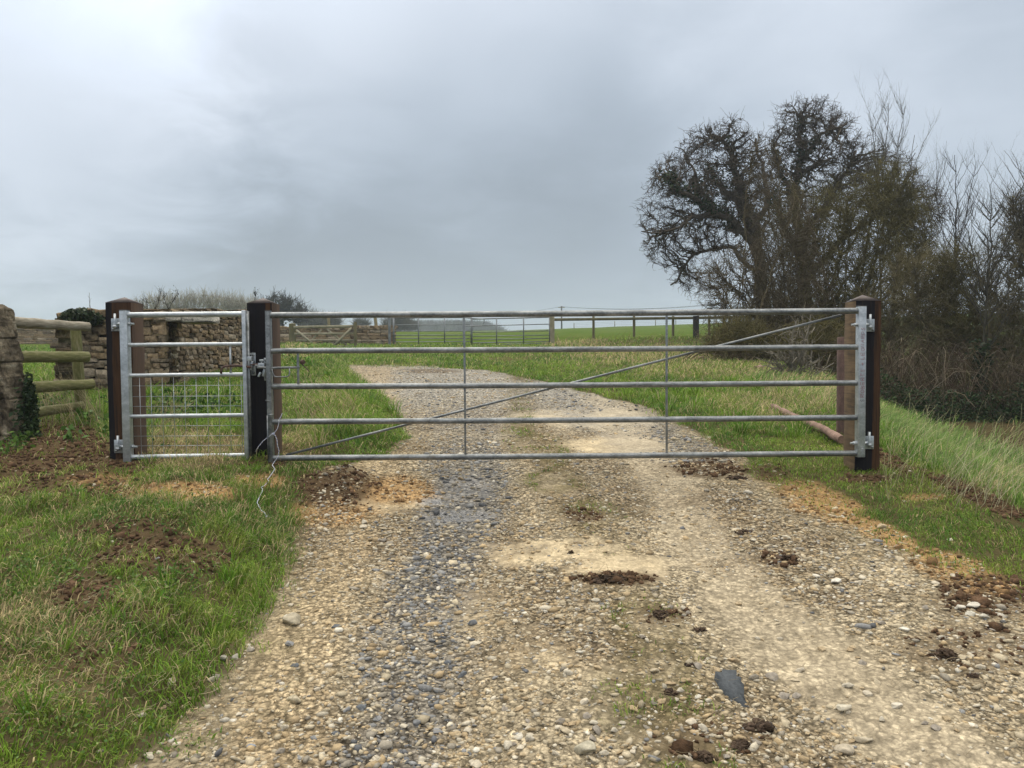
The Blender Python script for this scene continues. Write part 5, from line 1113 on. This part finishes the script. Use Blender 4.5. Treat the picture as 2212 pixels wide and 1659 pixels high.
shrub('hazel_bush', 'brown many stemmed bush with long rising stems at the left of the thicket', 19.5, 1690, 818, [ell(19.5, 1610, 640, 100, 120), ell(19.5, 1700, 620, 100, 150), ell(19.5, 1690, 490, 80, 100), ell(19.5, 1650, 740, 130, 60), ell(19.5, 1545, 600, 46, 50), ell(19.5, 1640, 740, 110, 50), ell(19.5, 1645, 380, 42, 100)],
      60, (400, 1400, 3000), BR, 32, ntw=4200, twr=.0062, sr=(.015, .032), bspread=.7)
shrub('elder_bush', 'low greenish brown bush at the foot of the thicket beside the rail fence', 18., 1640, 812, [ell(18, 1600, 735, 70, 50), ell(18, 1700, 760, 90, 46), ell(18, 1780, 750, 80, 60)], 34, (220, 800, 2200), OL, 33, ntw=3200, sr=(.012, .025), bspread=.9)
shrub('bare_sapling', 'pale leafless sapling with crooked forked branches just left of the right gate post', 13.2, 1718, 838, [ell(13.2, 1700, 770, 60, 60), ell(13.2, 1750, 790, 60, 40), ell(13.2, 1735, 700, 30, 60)], 7, (40, 60, 60), ((.21, .19, .155), (.20, .18, .14), (.18, .16, .13)), 34, ntw=70, sr=(.012, .022), bspread=.12, wig=.1)
# ash with straight upright shoots
def ash(label, D, base, stems, seed, shoots, col, r0=.05, spread=.9, ivyb=None, nt=260, sl=(.7, 1.7), group=None, upd=1.1, env=None):
    t = Tree(seed); 
    for st in stems:
        P = poly(D, st); P[0][2] = hz(P[0][0], D) - .1 if st is stems[0] else P[0][2]; t.limb(P, r0 if st is stems[0] else r0 * .36, .007, col, .008, 6)
    P_, D_, R_, pa = t.cat(); zlo = at(0, base[2], D)[2]; ok = np.where(P_[:, 2] > zlo)[0]
    def shootset(n_, sel, lr, rr, sp):
        P_, D_, R_, pa = t.cat(); ni = t.r.choice(sel, n_); az = t.r.random(n_) * 6.283; d = D_[ni] * .5 + np.stack([np.cos(az) * sp, np.sin(az) * sp, np.full(n_, .45)], -1); d /= np.linalg.norm(d, axis=1)[:, None]
        L_ = t.r.uniform(*lr, n_) * (.55 + .6 * (P_[sel].max(0)[2] - P_[ni][:, 2]) / np.ptp(P_[sel][:, 2])); tt = np.linspace(0, 1, 6)
        Q = P_[ni][:, None] + d[:, None] * (L_[:, None] * tt)[:, :, None] + np.array([0, 0, 1.]) * (L_[:, None] * .35 * tt ** 2)[:, :, None] + t.r.normal(size=(n_, 6, 3)) * .02 * tt[None, :, None]
        RR = np.minimum(R_[ni] * .7, rr)[:, None] * (1 - .6 * tt)[None]; b_ = len(P_); t.push(Q, RR, ni); t.batch.append((Q, RR, np.array(col) * t.r.uniform(.7, 1.3, (n_, 1)), 4)); return np.arange(b_, b_ + n_ * 6)
    a = shootset(shoots, ok, sl, .0115, spread); b = shootset(nt, a, (sl[0] * .35, sl[1] * .5), .006, .6); shootset(nt * 2, b, (.12, .4), .0055, .6)
    b0 = t.P[0][0]; E = t.finish('ash_tree', label, 'tree', Vector(b0), group)
    if ivyb: ivy_on(E, [poly(D, ivyb)], 500, .14, seed, (.03, .06))
    return E
AC = (.10, .09, .07)
ash('bare ash with straight upright shoots above the right side of the thicket', 24., (0, 0, 560), [[(1905, 800), (1902, 600), (1895, 450), (1890, 330), (1880, 245)], [(1898, 520), (1925, 400), (1940, 300), (1955, 228)], [(1896, 480), (1912, 350), (1920, 222)], [(1900, 560), (1960, 420), (1985, 330), (2000, 300)], [(1900, 620), (1980, 500), (2030, 400), (2045, 340)], [(1898, 500), (1880, 400), (1862, 320)], [(1900, 640), (1990, 540), (2020, 430), (2030, 370)], [(1900, 620), (1950, 480), (1968, 360), (1975, 290)]],
    41, 80, AC, .05, .6, nt=520, sl=(.6, 1.6))
ash('slim bare sapling with upright twigs, right of the thicket', 20., (0, 0, 760), [[(2060, 840), (2062, 700), (2064, 560), (2066, 430), (2062, 335)], [(2063, 560), (2090, 450), (2104, 370)], [(2063, 600), (2035, 500), (2022, 420)]], 42, 60, (.06, .05, .045), .034, .7, nt=240, sl=(.5, 1.2))
ash('slender sapling with ivy round its foot by the right edge', 15.2, (0, 0, 780), [[(2118, 905), (2122, 800), (2128, 650), (2142, 500), (2138, 400)], [(2130, 620), (2165, 540), (2188, 470)], [(2128, 660), (2105, 560), (2092, 500)]], 43, 60, (.075, .07, .055), .034, .95, [(2118, 905), (2121, 820), (2124, 740)], 260, (.4, 1.0))
ash('bare tree with fine twigs cut by the right edge, tallest near that edge', 16.5, (0, 0, 800), [[(2235, 900), (2232, 700), (2225, 500), (2215, 345)], [(2230, 600), (2200, 500), (2188, 420)], [(2230, 560), (2260, 450), (2275, 380)]], 44, 80, (.07, .06, .05), .05, .9, None, 360, (.5, 1.3))
for k_, (lab, D, bu, E, nst, cnt, cl, ntw) in enumerate((
    ('olive hedgerow thorn just right of the right gate post', 18.5, 1975, [ell(18.5, 1960, 660, 110, 70), ell(18.5, 2000, 740, 130, 60), ell(18.5, 1990, 590, 80, 60), ell(18.5, 1940, 790, 110, 30)], 20, (200, 650, 1500), ((.15, .13, .09), (.14, .12, .07), (.155, .135, .07)), 2600),
    ('spreading thorn bush between the two slim saplings', 18., 2100, [ell(18, 2090, 700, 100, 80), ell(18, 2120, 780, 110, 50), ell(18, 2070, 600, 60, 80)], 22, (260, 900, 2400), OL, 3600),
    ('dense thorn bush filling the right edge', 16.5, 2230, [ell(16.5, 2185, 600, 60, 110), ell(16.5, 2230, 720, 90, 100), ell(16.5, 2205, 480, 40, 80), ell(16.5, 2180, 790, 80, 50), ell(16.5, 2230, 520, 50, 90)], 24, (220, 700, 1700), (OL[0], OL[1], (.14, .12, .08)), 3000))):
    shrub('thorn_bush', lab, D, bu, 880, E, nst, cnt, cl, 50 + k_, ntw=ntw, sr=(.012, .03), bspread=.6)

# brambles, undergrowth
r = np.random.default_rng(8); n = 2600
u = r.uniform(1530, 2420, n); Yb = r.uniform(14.6, 17.6, n); d0 = np.array([ray(q, 880) for q in u]); X = d0[:, 0] / d0[:, 1] * Yb
Yb = np.where(u < 1880, Yb + 2.6, Yb); X = d0[:, 0] / d0[:, 1] * Yb
k_ = (u > 1850) | (r.random(n) < .35); X, Yb, u = X[k_], Yb[k_], u[k_]; n = len(X)
P0 = np.stack([X, Yb, height(X, Yb) - .02], -1); az = r.random(n) * 6.283; L_ = r.uniform(.7, 1.9, n) * np.where(u < 1880, .6, 1); H_ = r.uniform(.35, 1.3, n) * np.where(u < 1880, .6, 1) * (1 + .55 * fbm(X * .9, Yb * .9, 3, 6)); tt = np.linspace(0, 1, 9)
Q = P0[:, None] + np.stack([np.cos(az)[:, None] * L_[:, None] * tt, np.sin(az)[:, None] * L_[:, None] * tt * .6, H_[:, None] * np.sin(tt * np.pi * .82)[None] * 1.05], -1) + r.normal(size=(n, 9, 3)) * .02
pal = np.array([(.085, .055, .040), (.10, .078, .052), (.05, .040, .026), (.22, .18, .13), (.085, .08, .04)])[r.integers(0, 5, n)] * r.uniform(.6, 1.3, (n, 1))
parts = [tubes(Q, np.full((n, 9), .0052) * np.linspace(1.2, .6, 9), pal, 3)]
V_, F_, C_ = merge(parts); BT = empty('bramble_thicket', (8.5, 16, hz(8.5, 16))); tag(BT, 'tangle of reddish arching bramble canes under the hedge on the right', 'brambles')
link('canes', np_mesh('canes', V_, F_, M['bark'], C_, True), BT)
n = 15000; u = r.uniform(1885, 2420, n); Yb = 14.0 + r.beta(1.3, 1.6, n) * 3.2; dX = np.array([(q - 1106) / F for q in u]) * 1.0; X = dX * Yb; hb = r.random(n) ** 1.4 * (.62 + .35 * fbm(X, Yb, 2, 3))
ivy_mesh('bramble_leaves', np.stack([X, Yb, height(X, Yb) + hb], -1), BT, (.018, .042), ((.014, .034, .010), (.022, .048, .014), (.035, .065, .020), (.045, .045, .02)), 66)

# ivy bush and sprigs on the wall end
r = np.random.default_rng(9); n = 2600; cx = at(182, 686, 10.3); a = r.normal(size=(n, 3)); a /= np.linalg.norm(a, axis=1)[:, None]
Pp = cx + a * np.array([.30, .28, .11]) * r.random((n, 1)) ** .4; Pp[:, 2] += .05 * fbm(Pp[:, 0] * 6, Pp[:, 1] * 6, 2)
IB = ivy_mesh('ivy_bush', Pp, None, (.018, .038), ((.02, .035, .018), (.04, .06, .03), (.07, .09, .05)), 5); tag(IB, 'dark ivy clump sprawling over the wall top left of the left gate post', 'ivy')
m = MB(); m.tube([at(196, 690, 10.3), at(195, 665, 10.3), at(193, 648, 10.3), at(193, 632, 10.3)], [.005, .004, .003, .002], 4, (.09, .08, .07))
for v in (640, 646, 652, 660): m.tube([at(194, v + 6, 10.3), at(194 + r.uniform(-5, 5), v - 2, 10.3)], .0015, 3, (.09, .08, .07))
m.build('sprig', M['bark'], IB)
# climbing rose sprigs over the near wall
t = Tree(61)
for (a_, b_, c_) in (((330, 690), (345, 655), (346, 633)), ((350, 690), (372, 655), (384, 634)), ((320, 690), (322, 665), (318, 655)), ((372, 690), (362, 660), (355, 645)), ((545, 690), (548, 660), (552, 640)), ((300, 690), (308, 668), (309, 659))):
    t.limb([at(*a_, 12), at(*b_, 12), at(*c_, 12)], .006, .003, (.06, .055, .05), .006, 4)
t.twigs(150, .05, .16, .003, (.06, .055, .05), at(350, 700, 12), .4, .5, .5, 2, sel=0)
ER = t.finish('climbing_rose', 'thin thorny sprigs with first leaf buds sprouting above the near wall', 'climber', Vector((-5.2, 12, hz(-5.2, 12))))
Pt = t.cat()[0]; ivy_mesh('buds', Pt[r.choice(len(Pt), 160)] + r.normal(size=(160, 3)) * .02, ER, (.008, .018), ((.05, .07, .03), (.06, .05, .04)), 3)

# far background trees
def bg(name, label, D, bu, bv, E, nst, cnt, seed, cols=GY_, sr=(.08, .14), r3=.03, ntw=900, tw=(.5, 1.6), ivy=None, cat_='tree', group=None, up=.5, oak=False):
    t = Tree(seed); b = at(bu, bv, D); b[2] = hz(b[0], D) - .2; tops = fill(t.r, E, nst, .3)
    if oak: t.limb([b, b * .5 + at(bu, E[0][0][2] * 0 + 690, D) * .5, at(bu, 690, D)], .5, .3, (.05, .045, .04), .03)
    for q in tops:
        s_ = (at(bu, 695, D) if oak else b + np.array([t.r.normal() * .8, t.r.normal() * .8, 0])); mid = s_ * .5 + q * .5 + np.array([0, 0, .12 * np.linalg.norm(q - s_)])
        t.limb([s_, mid, q], t.r.uniform(*sr), .03, cols[0], .05, 4)
    for n_, ra, rb, sg in zip(cnt, (.06, .035), (.03, .022), (4, 3)): t.grow(fill(t.r, E, n_, .3), ra, rb, sg, .07, 2, cols[1])
    t.twigs(ntw, tw[0], tw[1], r3, cols[2], np.mean([e[0] for e in E], 0) - np.array([0, 0, 3.]), .3, up, .5, 3, .1)
    E_ = t.finish(name, label, cat_, Vector(b), group)
    if ivy: ivy_on(E_, [ivy], 60, .55, seed, (.15, .3))
    return E_
hd = [(338, 655, 34, 24), (378, 655, 26, 20), (412, 652, 24, 20), (452, 648, 30, 22), (488, 652, 28, 20), (518, 656, 22, 18), (300, 664, 28, 16), (545, 660, 16, 16)]
wherel = ['leftmost', 'second from the left', 'third from the left', 'tallest', 'second right of the tallest', 'rightmost bushy', 'lowest, behind the left gate post', 'small greenish']
for k_, (u, v, ru, rv) in enumerate(hd):
    bg('hedgerow_tree', f'{wherel[k_]} pale brushy hedgerow tree above the near wall', 100. + 2 * k_, u, 725, [ell(100, u, v + 6, ru * .9, rv * .95)], 26, (60, 120), 70 + k_, ntw=520, tw=(.5, 1.5), r3=.020, up=1.6, group='brushy hedgerow trees beyond the wall', sr=(.05, .09), cols=((.30, .27, .21), (.32, .29, .22), (.34, .31, .24)))
bg('oak_tree', 'far round bare tree with a dark ivy column, behind the middle gate post', 78., 606, 725, [ell(78, 600, 664, 34, 28), ell(78, 632, 672, 30, 24), ell(78, 585, 690, 30, 18), ell(78, 645, 690, 22, 14)], 12, (110, 700), 85, ((.05, .045, .04),) * 3, (.12, .2), .022, 2600, (.3, 1.0),
   poly(78, [(604, 730), (604, 700), (600, 672), (596, 655)]), oak=True)
for k_, (lab, D, u, v, ru, rv) in enumerate((('hazy bare tree just right of the middle gate post, above the wooden gate', 105., 668, 694, 34, 14), ('faint spreading tree over the right half of the far wall', 120., 866 - 10, 700, 34, 14), ('faint bare tree above the left half of the wooden gate', 115., 715, 700, 22, 10),
                                             ('small faint tree behind the leaning stakes', 130., 780, 704, 16, 8), ('hazy bush left of the far wood', 150., 905 - 20, 706, 20, 8))):
    bg('bare_tree', lab, D, u, 730, [ell(D, u, v, ru, rv)], 14, (120, 300), 90 + k_, ((.09, .085, .07),) * 3, (.06, .12), .035, 1100, (.5, 1.6))
# far wood as one hazy mass
r = np.random.default_rng(15); bt = []
for k_ in range(120):
    u = r.uniform(858, 1092) if k_ < 96 else r.uniform(2060, 2500); D = r.uniform(300, 380) if k_ < 96 else r.uniform(110, 190)
    topv = np.interp(u, [858, 900, 1040, 1092], [698, 689, 690, 708]) + r.uniform(0, 5) if k_ < 96 else r.uniform(690, 725)
    a = at(u, topv, D); g_ = hz(a[0], D); hh = max(a[2] - g_, 3); nb = 70; bs = np.array([a[0], D, g_])
    tops = bs + np.stack([r.normal(size=nb) * hh * .17, r.normal(size=nb) * hh * .17, hh * (1 - r.random(nb) ** 2 * .5)], -1); st = bs + np.stack([r.normal(size=nb) * .3, r.normal(size=nb) * .3, r.random(nb) * hh * .4], -1)
    mid = (st + tops) / 2 + np.array([0, 0, .08]) * hh + r.normal(size=(nb, 3)) * hh * .03; Q = np.stack([st, mid, tops], 1)
    bt.append(tubes(Q, np.full((nb, 3), .06 if k_ < 96 else .03) * np.array([1.6, 1, .5]) * D / 330 * (1 if k_ < 96 else 1.6), np.tile((.075, .07, .055), (nb, 1)), 3))
V_, F_, C_ = merge(bt); tag(link('far_wood', np_mesh('far_wood', V_, F_, M['bark'], C_, True)), 'hazy leafless wood beyond the green field', 'wood', None, 'stuff')

# ------------------------------------------------------------------ weeds, dead stems
r = np.random.default_rng(19); PP = []; CC = []; SS = []
def weeds(u0, u1, v0, v1, n, s, cols, hmax, cl=0.):
    for _ in range(n):
        u, v = r.uniform(u0, u1), r.uniform(v0, v1); p = G(u, v)
        if fbm(p[0] * 2.5, p[1] * 2.5, 2, 4) < cl: continue
        for j in range(5):
            PP.append(p + np.array([r.normal() * .04, r.normal() * .04, r.random() * hmax + .01])); CC.append(np.array(cols[r.integers(0, len(cols))]) * r.uniform(.7, 1.3)); SS.append(r.uniform(.6, 1.3) * s)
NET = ((.05, .11, .02), (.08, .16, .03), (.035, .075, .02)); CLO = ((.10, .17, .035), (.07, .14, .03), (.15, .22, .05))
weeds(150, 236, 905, 952, 120, .030, ((.09, .18, .03), (.06, .13, .02)), .12); weeds(60, 236, 868, 905, 160, .028, NET, .18); weeds(0, 60, 958, 1000, 60, .024, ((.09, .16, .03), (.05, .11, .02)), .10)
weeds(322, 540, 880, 905, 110, .028, NET, .22); weeds(330, 420, 905, 950, 90, .022, NET, .12); weeds(612, 680, 756, 800, 90, .04, ((.13, .26, .03), (.10, .20, .03)), .20); weeds(322, 360, 930, 985, 40, .02, NET, .1)
weeds(0, 420, 1080, 1330, 620, .0095, CLO, .055, -.02); weeds(0, 400, 1330, 1659, 300, .0075, CLO, .05, .08); weeds(400, 600, 1050, 1300, 200, .0075, CLO, .05, .05)
V_, F_, C_ = leaves(np.array(PP), np.array(SS), np.array(CC), r, 1.2)
tag(link('weeds', np_mesh('weeds', V_, F_, M['leaf'], C_, False)), 'nettles, clover and other small leafy weeds in the verges', 'weeds', None, 'stuff')
bt = []
def stems(pts, L0, L1, lean, ld, rad_, col, k=7):
    n = len(pts); P0 = np.array(pts); L_ = r.uniform(L0, L1, n); ld_ = ld + r.normal(size=n) * .5; ln = np.clip(lean + r.normal(size=n) * .25, 0, 1.3); tt = np.linspace(0, 1, k)
    dx = np.cos(ld_) * ln * L_; dy = np.sin(ld_) * ln * L_; up = L_ * np.sqrt(np.clip(1 - (ln * .8) ** 2, .1, 1))
    Q = P0[:, None] + np.stack([dx[:, None] * tt ** 1.4, dy[:, None] * tt ** 1.4, up[:, None] * (tt - .18 * tt ** 3)], -1) + r.normal(size=(n, k, 3)) * .006
    bt.append(tubes(Q, np.full((n, k), rad_) * np.linspace(1, .5, k), np.array(col) * r.uniform(.6, 1.2, (n, 1)), 3))
ST = (.40, .33, .20)
stems([G(r.uniform(95, 225), r.uniform(895, 930)) for _ in range(110)], .25, .7, .35, 3.1, .0022, ST); stems([G(r.uniform(20, 120), r.uniform(880, 910)) for _ in range(30)], .2, .5, .8, 0, .002, ST)
stems([G(r.uniform(320, 400), r.uniform(880, 960)) for _ in range(60)], .2, .5, .4, 0, .002, ST)
stems([G(r.uniform(1910, 2212), r.uniform(955, 1090)) for _ in range(120)], .35, .8, .75, .6, .0017, (.36, .36, .20)); stems([G(r.uniform(2050, 2212), r.uniform(1000, 1120)) for _ in range(60)], .3, .6, .9, .5, .0015, (.40, .38, .24))
stems([G(r.uniform(1200, 1800), r.uniform(752, 850)) for _ in range(500)], .12, .35, .8, 0, .003, ST); stems([G(r.uniform(1560, 1900), r.uniform(850, 930)) for _ in range(160)], .15, .4, .8, 0, .002, ST)
stems([G(r.uniform(615, 780), r.uniform(780, 930)) for _ in range(220)], .12, .4, .6, 3, .0022, ST); stems([G(r.uniform(0, 640), r.uniform(1040, 1600)) for _ in range(420)], .04, .14, .9, 0, .0011, (.44, .38, .24))
stems([G(r.uniform(600, 2200), r.uniform(1150, 1650)) for _ in range(260)], .03, .12, 1.1, 0, .0008, (.36, .29, .18)); stems([G(r.uniform(1190, 1560), r.uniform(738, 752)) for _ in range(300)], .2, .55, .6, 0, .005, (.22, .17, .10))
V_, F_, C_ = merge(bt); tag(link('dead_stems', np_mesh('dead_stems', V_, F_, M['bark'], C_, True)), 'dead straw coloured grass stems sticking out of the verges', 'dead grass', None, 'stuff')

# ------------------------------------------------------------------ sky, sun, air
SUN_EL, SUN_AZ = 48, -28       # behind cloud, ahead and to the left
world = bpy.data.worlds.new('World'); scene.world = world; world.use_nodes = True; nt = world.node_tree; nt.nodes.clear(); L = nt.links.new
out = nt.nodes.new('ShaderNodeOutputWorld'); bg_ = nt.nodes.new('ShaderNodeBackground'); bg_.inputs[1].default_value = .1
sky = nt.nodes.new('ShaderNodeTexSky'); sky.sky_type = 'NISHITA'; sky.sun_disc = False; sky.sun_elevation = rad(SUN_EL); sky.sun_rotation = rad(SUN_AZ); sky.altitude = 100; sky.air_density = 1; sky.dust_density = 2
tc = nt.nodes.new('ShaderNodeTexCoord'); sx = nt.nodes.new('ShaderNodeSeparateXYZ'); L(tc.outputs['Generated'], sx.inputs[0])
# flatten directions onto a cloud deck so that clouds stretch towards the horizon
az_ = N(nt, 'ShaderNodeMath', operation='MAXIMUM'); L(sx.outputs[2], az_.inputs[0]); az_.inputs[1].default_value = 0.0
az2 = N(nt, 'ShaderNodeMath', operation='ADD'); L(az_.outputs[0], az2.inputs[0]); az2.inputs[1].default_value = .22
dv = nt.nodes.new('ShaderNodeCombineXYZ')
for i in (0, 1):
    q = N(nt, 'ShaderNodeMath', operation='DIVIDE'); L(sx.outputs[i], q.inputs[0]); L(az2.outputs[0], q.inputs[1]); L(q.outputs[0], dv.inputs[i])
nA = N(nt, 'ShaderNodeTexNoise', Scale=.9, Detail=5, Roughness=.5); L(dv.outputs[0], nA.inputs['Vector'])
nB = N(nt, 'ShaderNodeTexNoise', Scale=2.6, Detail=6, Roughness=.55); nB.inputs['Distortion'].default_value = .4; L(dv.outputs[0], nB.inputs['Vector'])
def vmath(op, a_, b_=None):
    q = N(nt, 'ShaderNodeMath', operation=op)
    for i, w in enumerate((a_, b_)):
        if w is None: continue
        if isinstance(w, (int, float)): q.inputs[i].default_value = w
        else: L(w, q.inputs[i])
    return q.outputs[0]
def mrange(x, a, b, c, d, sm=True):
    q = N(nt, 'ShaderNodeMapRange', interpolation_type='SMOOTHSTEP' if sm else 'LINEAR')
    for i, w in enumerate((a, b, c, d)): q.inputs[i + 1].default_value = w
    L(x, q.inputs[0]); return q.outputs[0]
el = mrange(sx.outputs[2], .0, .5, 0, 1, False)
grad = nt.nodes.new('ShaderNodeValToRGB'); L(el, grad.inputs[0])
stops = [(0, .46), (.10, .455), (.26, .435), (.42, .44), (.60, .50), (.78, .61), (1, .74)]
while len(grad.color_ramp.elements) < len(stops): grad.color_ramp.elements.new(.5)
for e, (p, c) in zip(grad.color_ramp.elements, stops): e.position = p; e.color = (c, c, c, 1)
val = grad.outputs[0]
def lobe(u, v, inner, outer, amt):
    d = ray(u, v); d = d / np.linalg.norm(d); dp = N(nt, 'ShaderNodeVectorMath', operation='DOT_PRODUCT'); L(tc.outputs['Generated'], dp.inputs[0]); dp.inputs[1].default_value = tuple(d)
    w = vmath('ADD', dp.outputs['Value'], vmath('MULTIPLY', vmath('SUBTRACT', nB.outputs[0], .5), (1 - math.cos(rad(outer))) * .9))
    return mrange(w, math.cos(rad(outer)), math.cos(rad(inner)), 0, amt)
for a_ in (lobe(40, 250, 0, 17, .30), lobe(20, 100, 0, 18, .10), lobe(820, 60, 2, 16, .08), lobe(520, 60, 0, 14, .12), lobe(1990, 330, 1, 22, .10), lobe(1700, 80, 1, 12, .07), lobe(2100, 650, 4, 20, .10), lobe(950, 30, 1, 20, .08),
           lobe(600, 380, 3, 16, -.065), lobe(1050, 350, 3, 14, -.06), lobe(120, 470, 2, 14, -.07), lobe(350, 520, 2, 12, -.03), lobe(1250, 330, 2, 9, -.02)): val = vmath('ADD', val, a_)
val = vmath('ADD', val, vmath('MULTIPLY', vmath('SUBTRACT', nA.outputs[0], .5), .07)); val = vmath('ADD', val, vmath('MULTIPLY', vmath('SUBTRACT', nB.outputs[0], .5), .10))
zen = mrange(sx.outputs[2], .43, .95, 0, 1.9); val = vmath('ADD', val, zen)                       # brighter overhead, as an overcast sky is
tint = nt.nodes.new('ShaderNodeMix'); tint.data_type = 'RGBA'; L(mrange(val, .40, .85, 0, 1), tint.inputs[0]); tint.inputs[6].default_value = (.84, .985, 1.17, 1); tint.inputs[7].default_value = (.895, .985, 1.12, 1)
tz2 = nt.nodes.new('ShaderNodeMix'); tz2.data_type = 'RGBA'; L(mrange(sx.outputs[2], .43, .8, 0, 1), tz2.inputs[0]); L(tint.outputs[2], tz2.inputs[6]); tz2.inputs[7].default_value = (1.06, 1.0, .90, 1)
cs = N(nt, 'ShaderNodeVectorMath', operation='SCALE'); L(tz2.outputs[2], cs.inputs[0]); L(vmath('MULTIPLY', val, 10.0), cs.inputs['Scale'])
mixs = nt.nodes.new('ShaderNodeMix'); mixs.data_type = 'RGBA'; mixs.inputs[0].default_value = .97; L(sky.outputs[0], mixs.inputs[6]); L(cs.outputs[0], mixs.inputs[7])
L(mixs.outputs[2], bg_.inputs[0]); L(bg_.outputs[0], out.inputs[0])
sun_d = bpy.data.lights.new('sun', 'SUN'); sun_d.energy = 1.3; sun_d.angle = rad(35); sun_d.color = (1, .95, .86); sun = bpy.data.objects.new('sun', sun_d); COL.objects.link(sun)
sd = Vector((math.sin(rad(SUN_AZ)) * math.cos(rad(SUN_EL)), math.cos(rad(SUN_AZ)) * math.cos(rad(SUN_EL)), math.sin(rad(SUN_EL)))); sun.rotation_euler = sd.to_track_quat('Z', 'Y').to_euler()
HAZE = .0010
if HAZE:
    m_, nt2, o2 = new_mat('haze_air'); pv = nt2.nodes.new('ShaderNodeVolumePrincipled'); pv.inputs['Color'].default_value = (.80, .90, 1, 1); pv.inputs['Density'].default_value = HAZE; pv.inputs['Anisotropy'].default_value = .2
    nt2.links.new(pv.outputs[0], o2.inputs['Volume']); mb = MB(); lo = float(ZZ.min()) - 1.0
    mb.box((-440, -12, lo), (440, 670, 34)); tag(mb.build('haze', m_), 'thin damp air that pales the far trees', 'haze', None, 'stuff')
scene.view_settings.view_transform = 'Standard'; scene.view_settings.look = 'None'; scene.view_settings.exposure = 0; scene.view_settings.gamma = 1
scene.cycles.max_bounces = 6; scene.cycles.diffuse_bounces = 3; scene.cycles.volume_bounces = 1; scene.cycles.transparent_max_bounces = 8
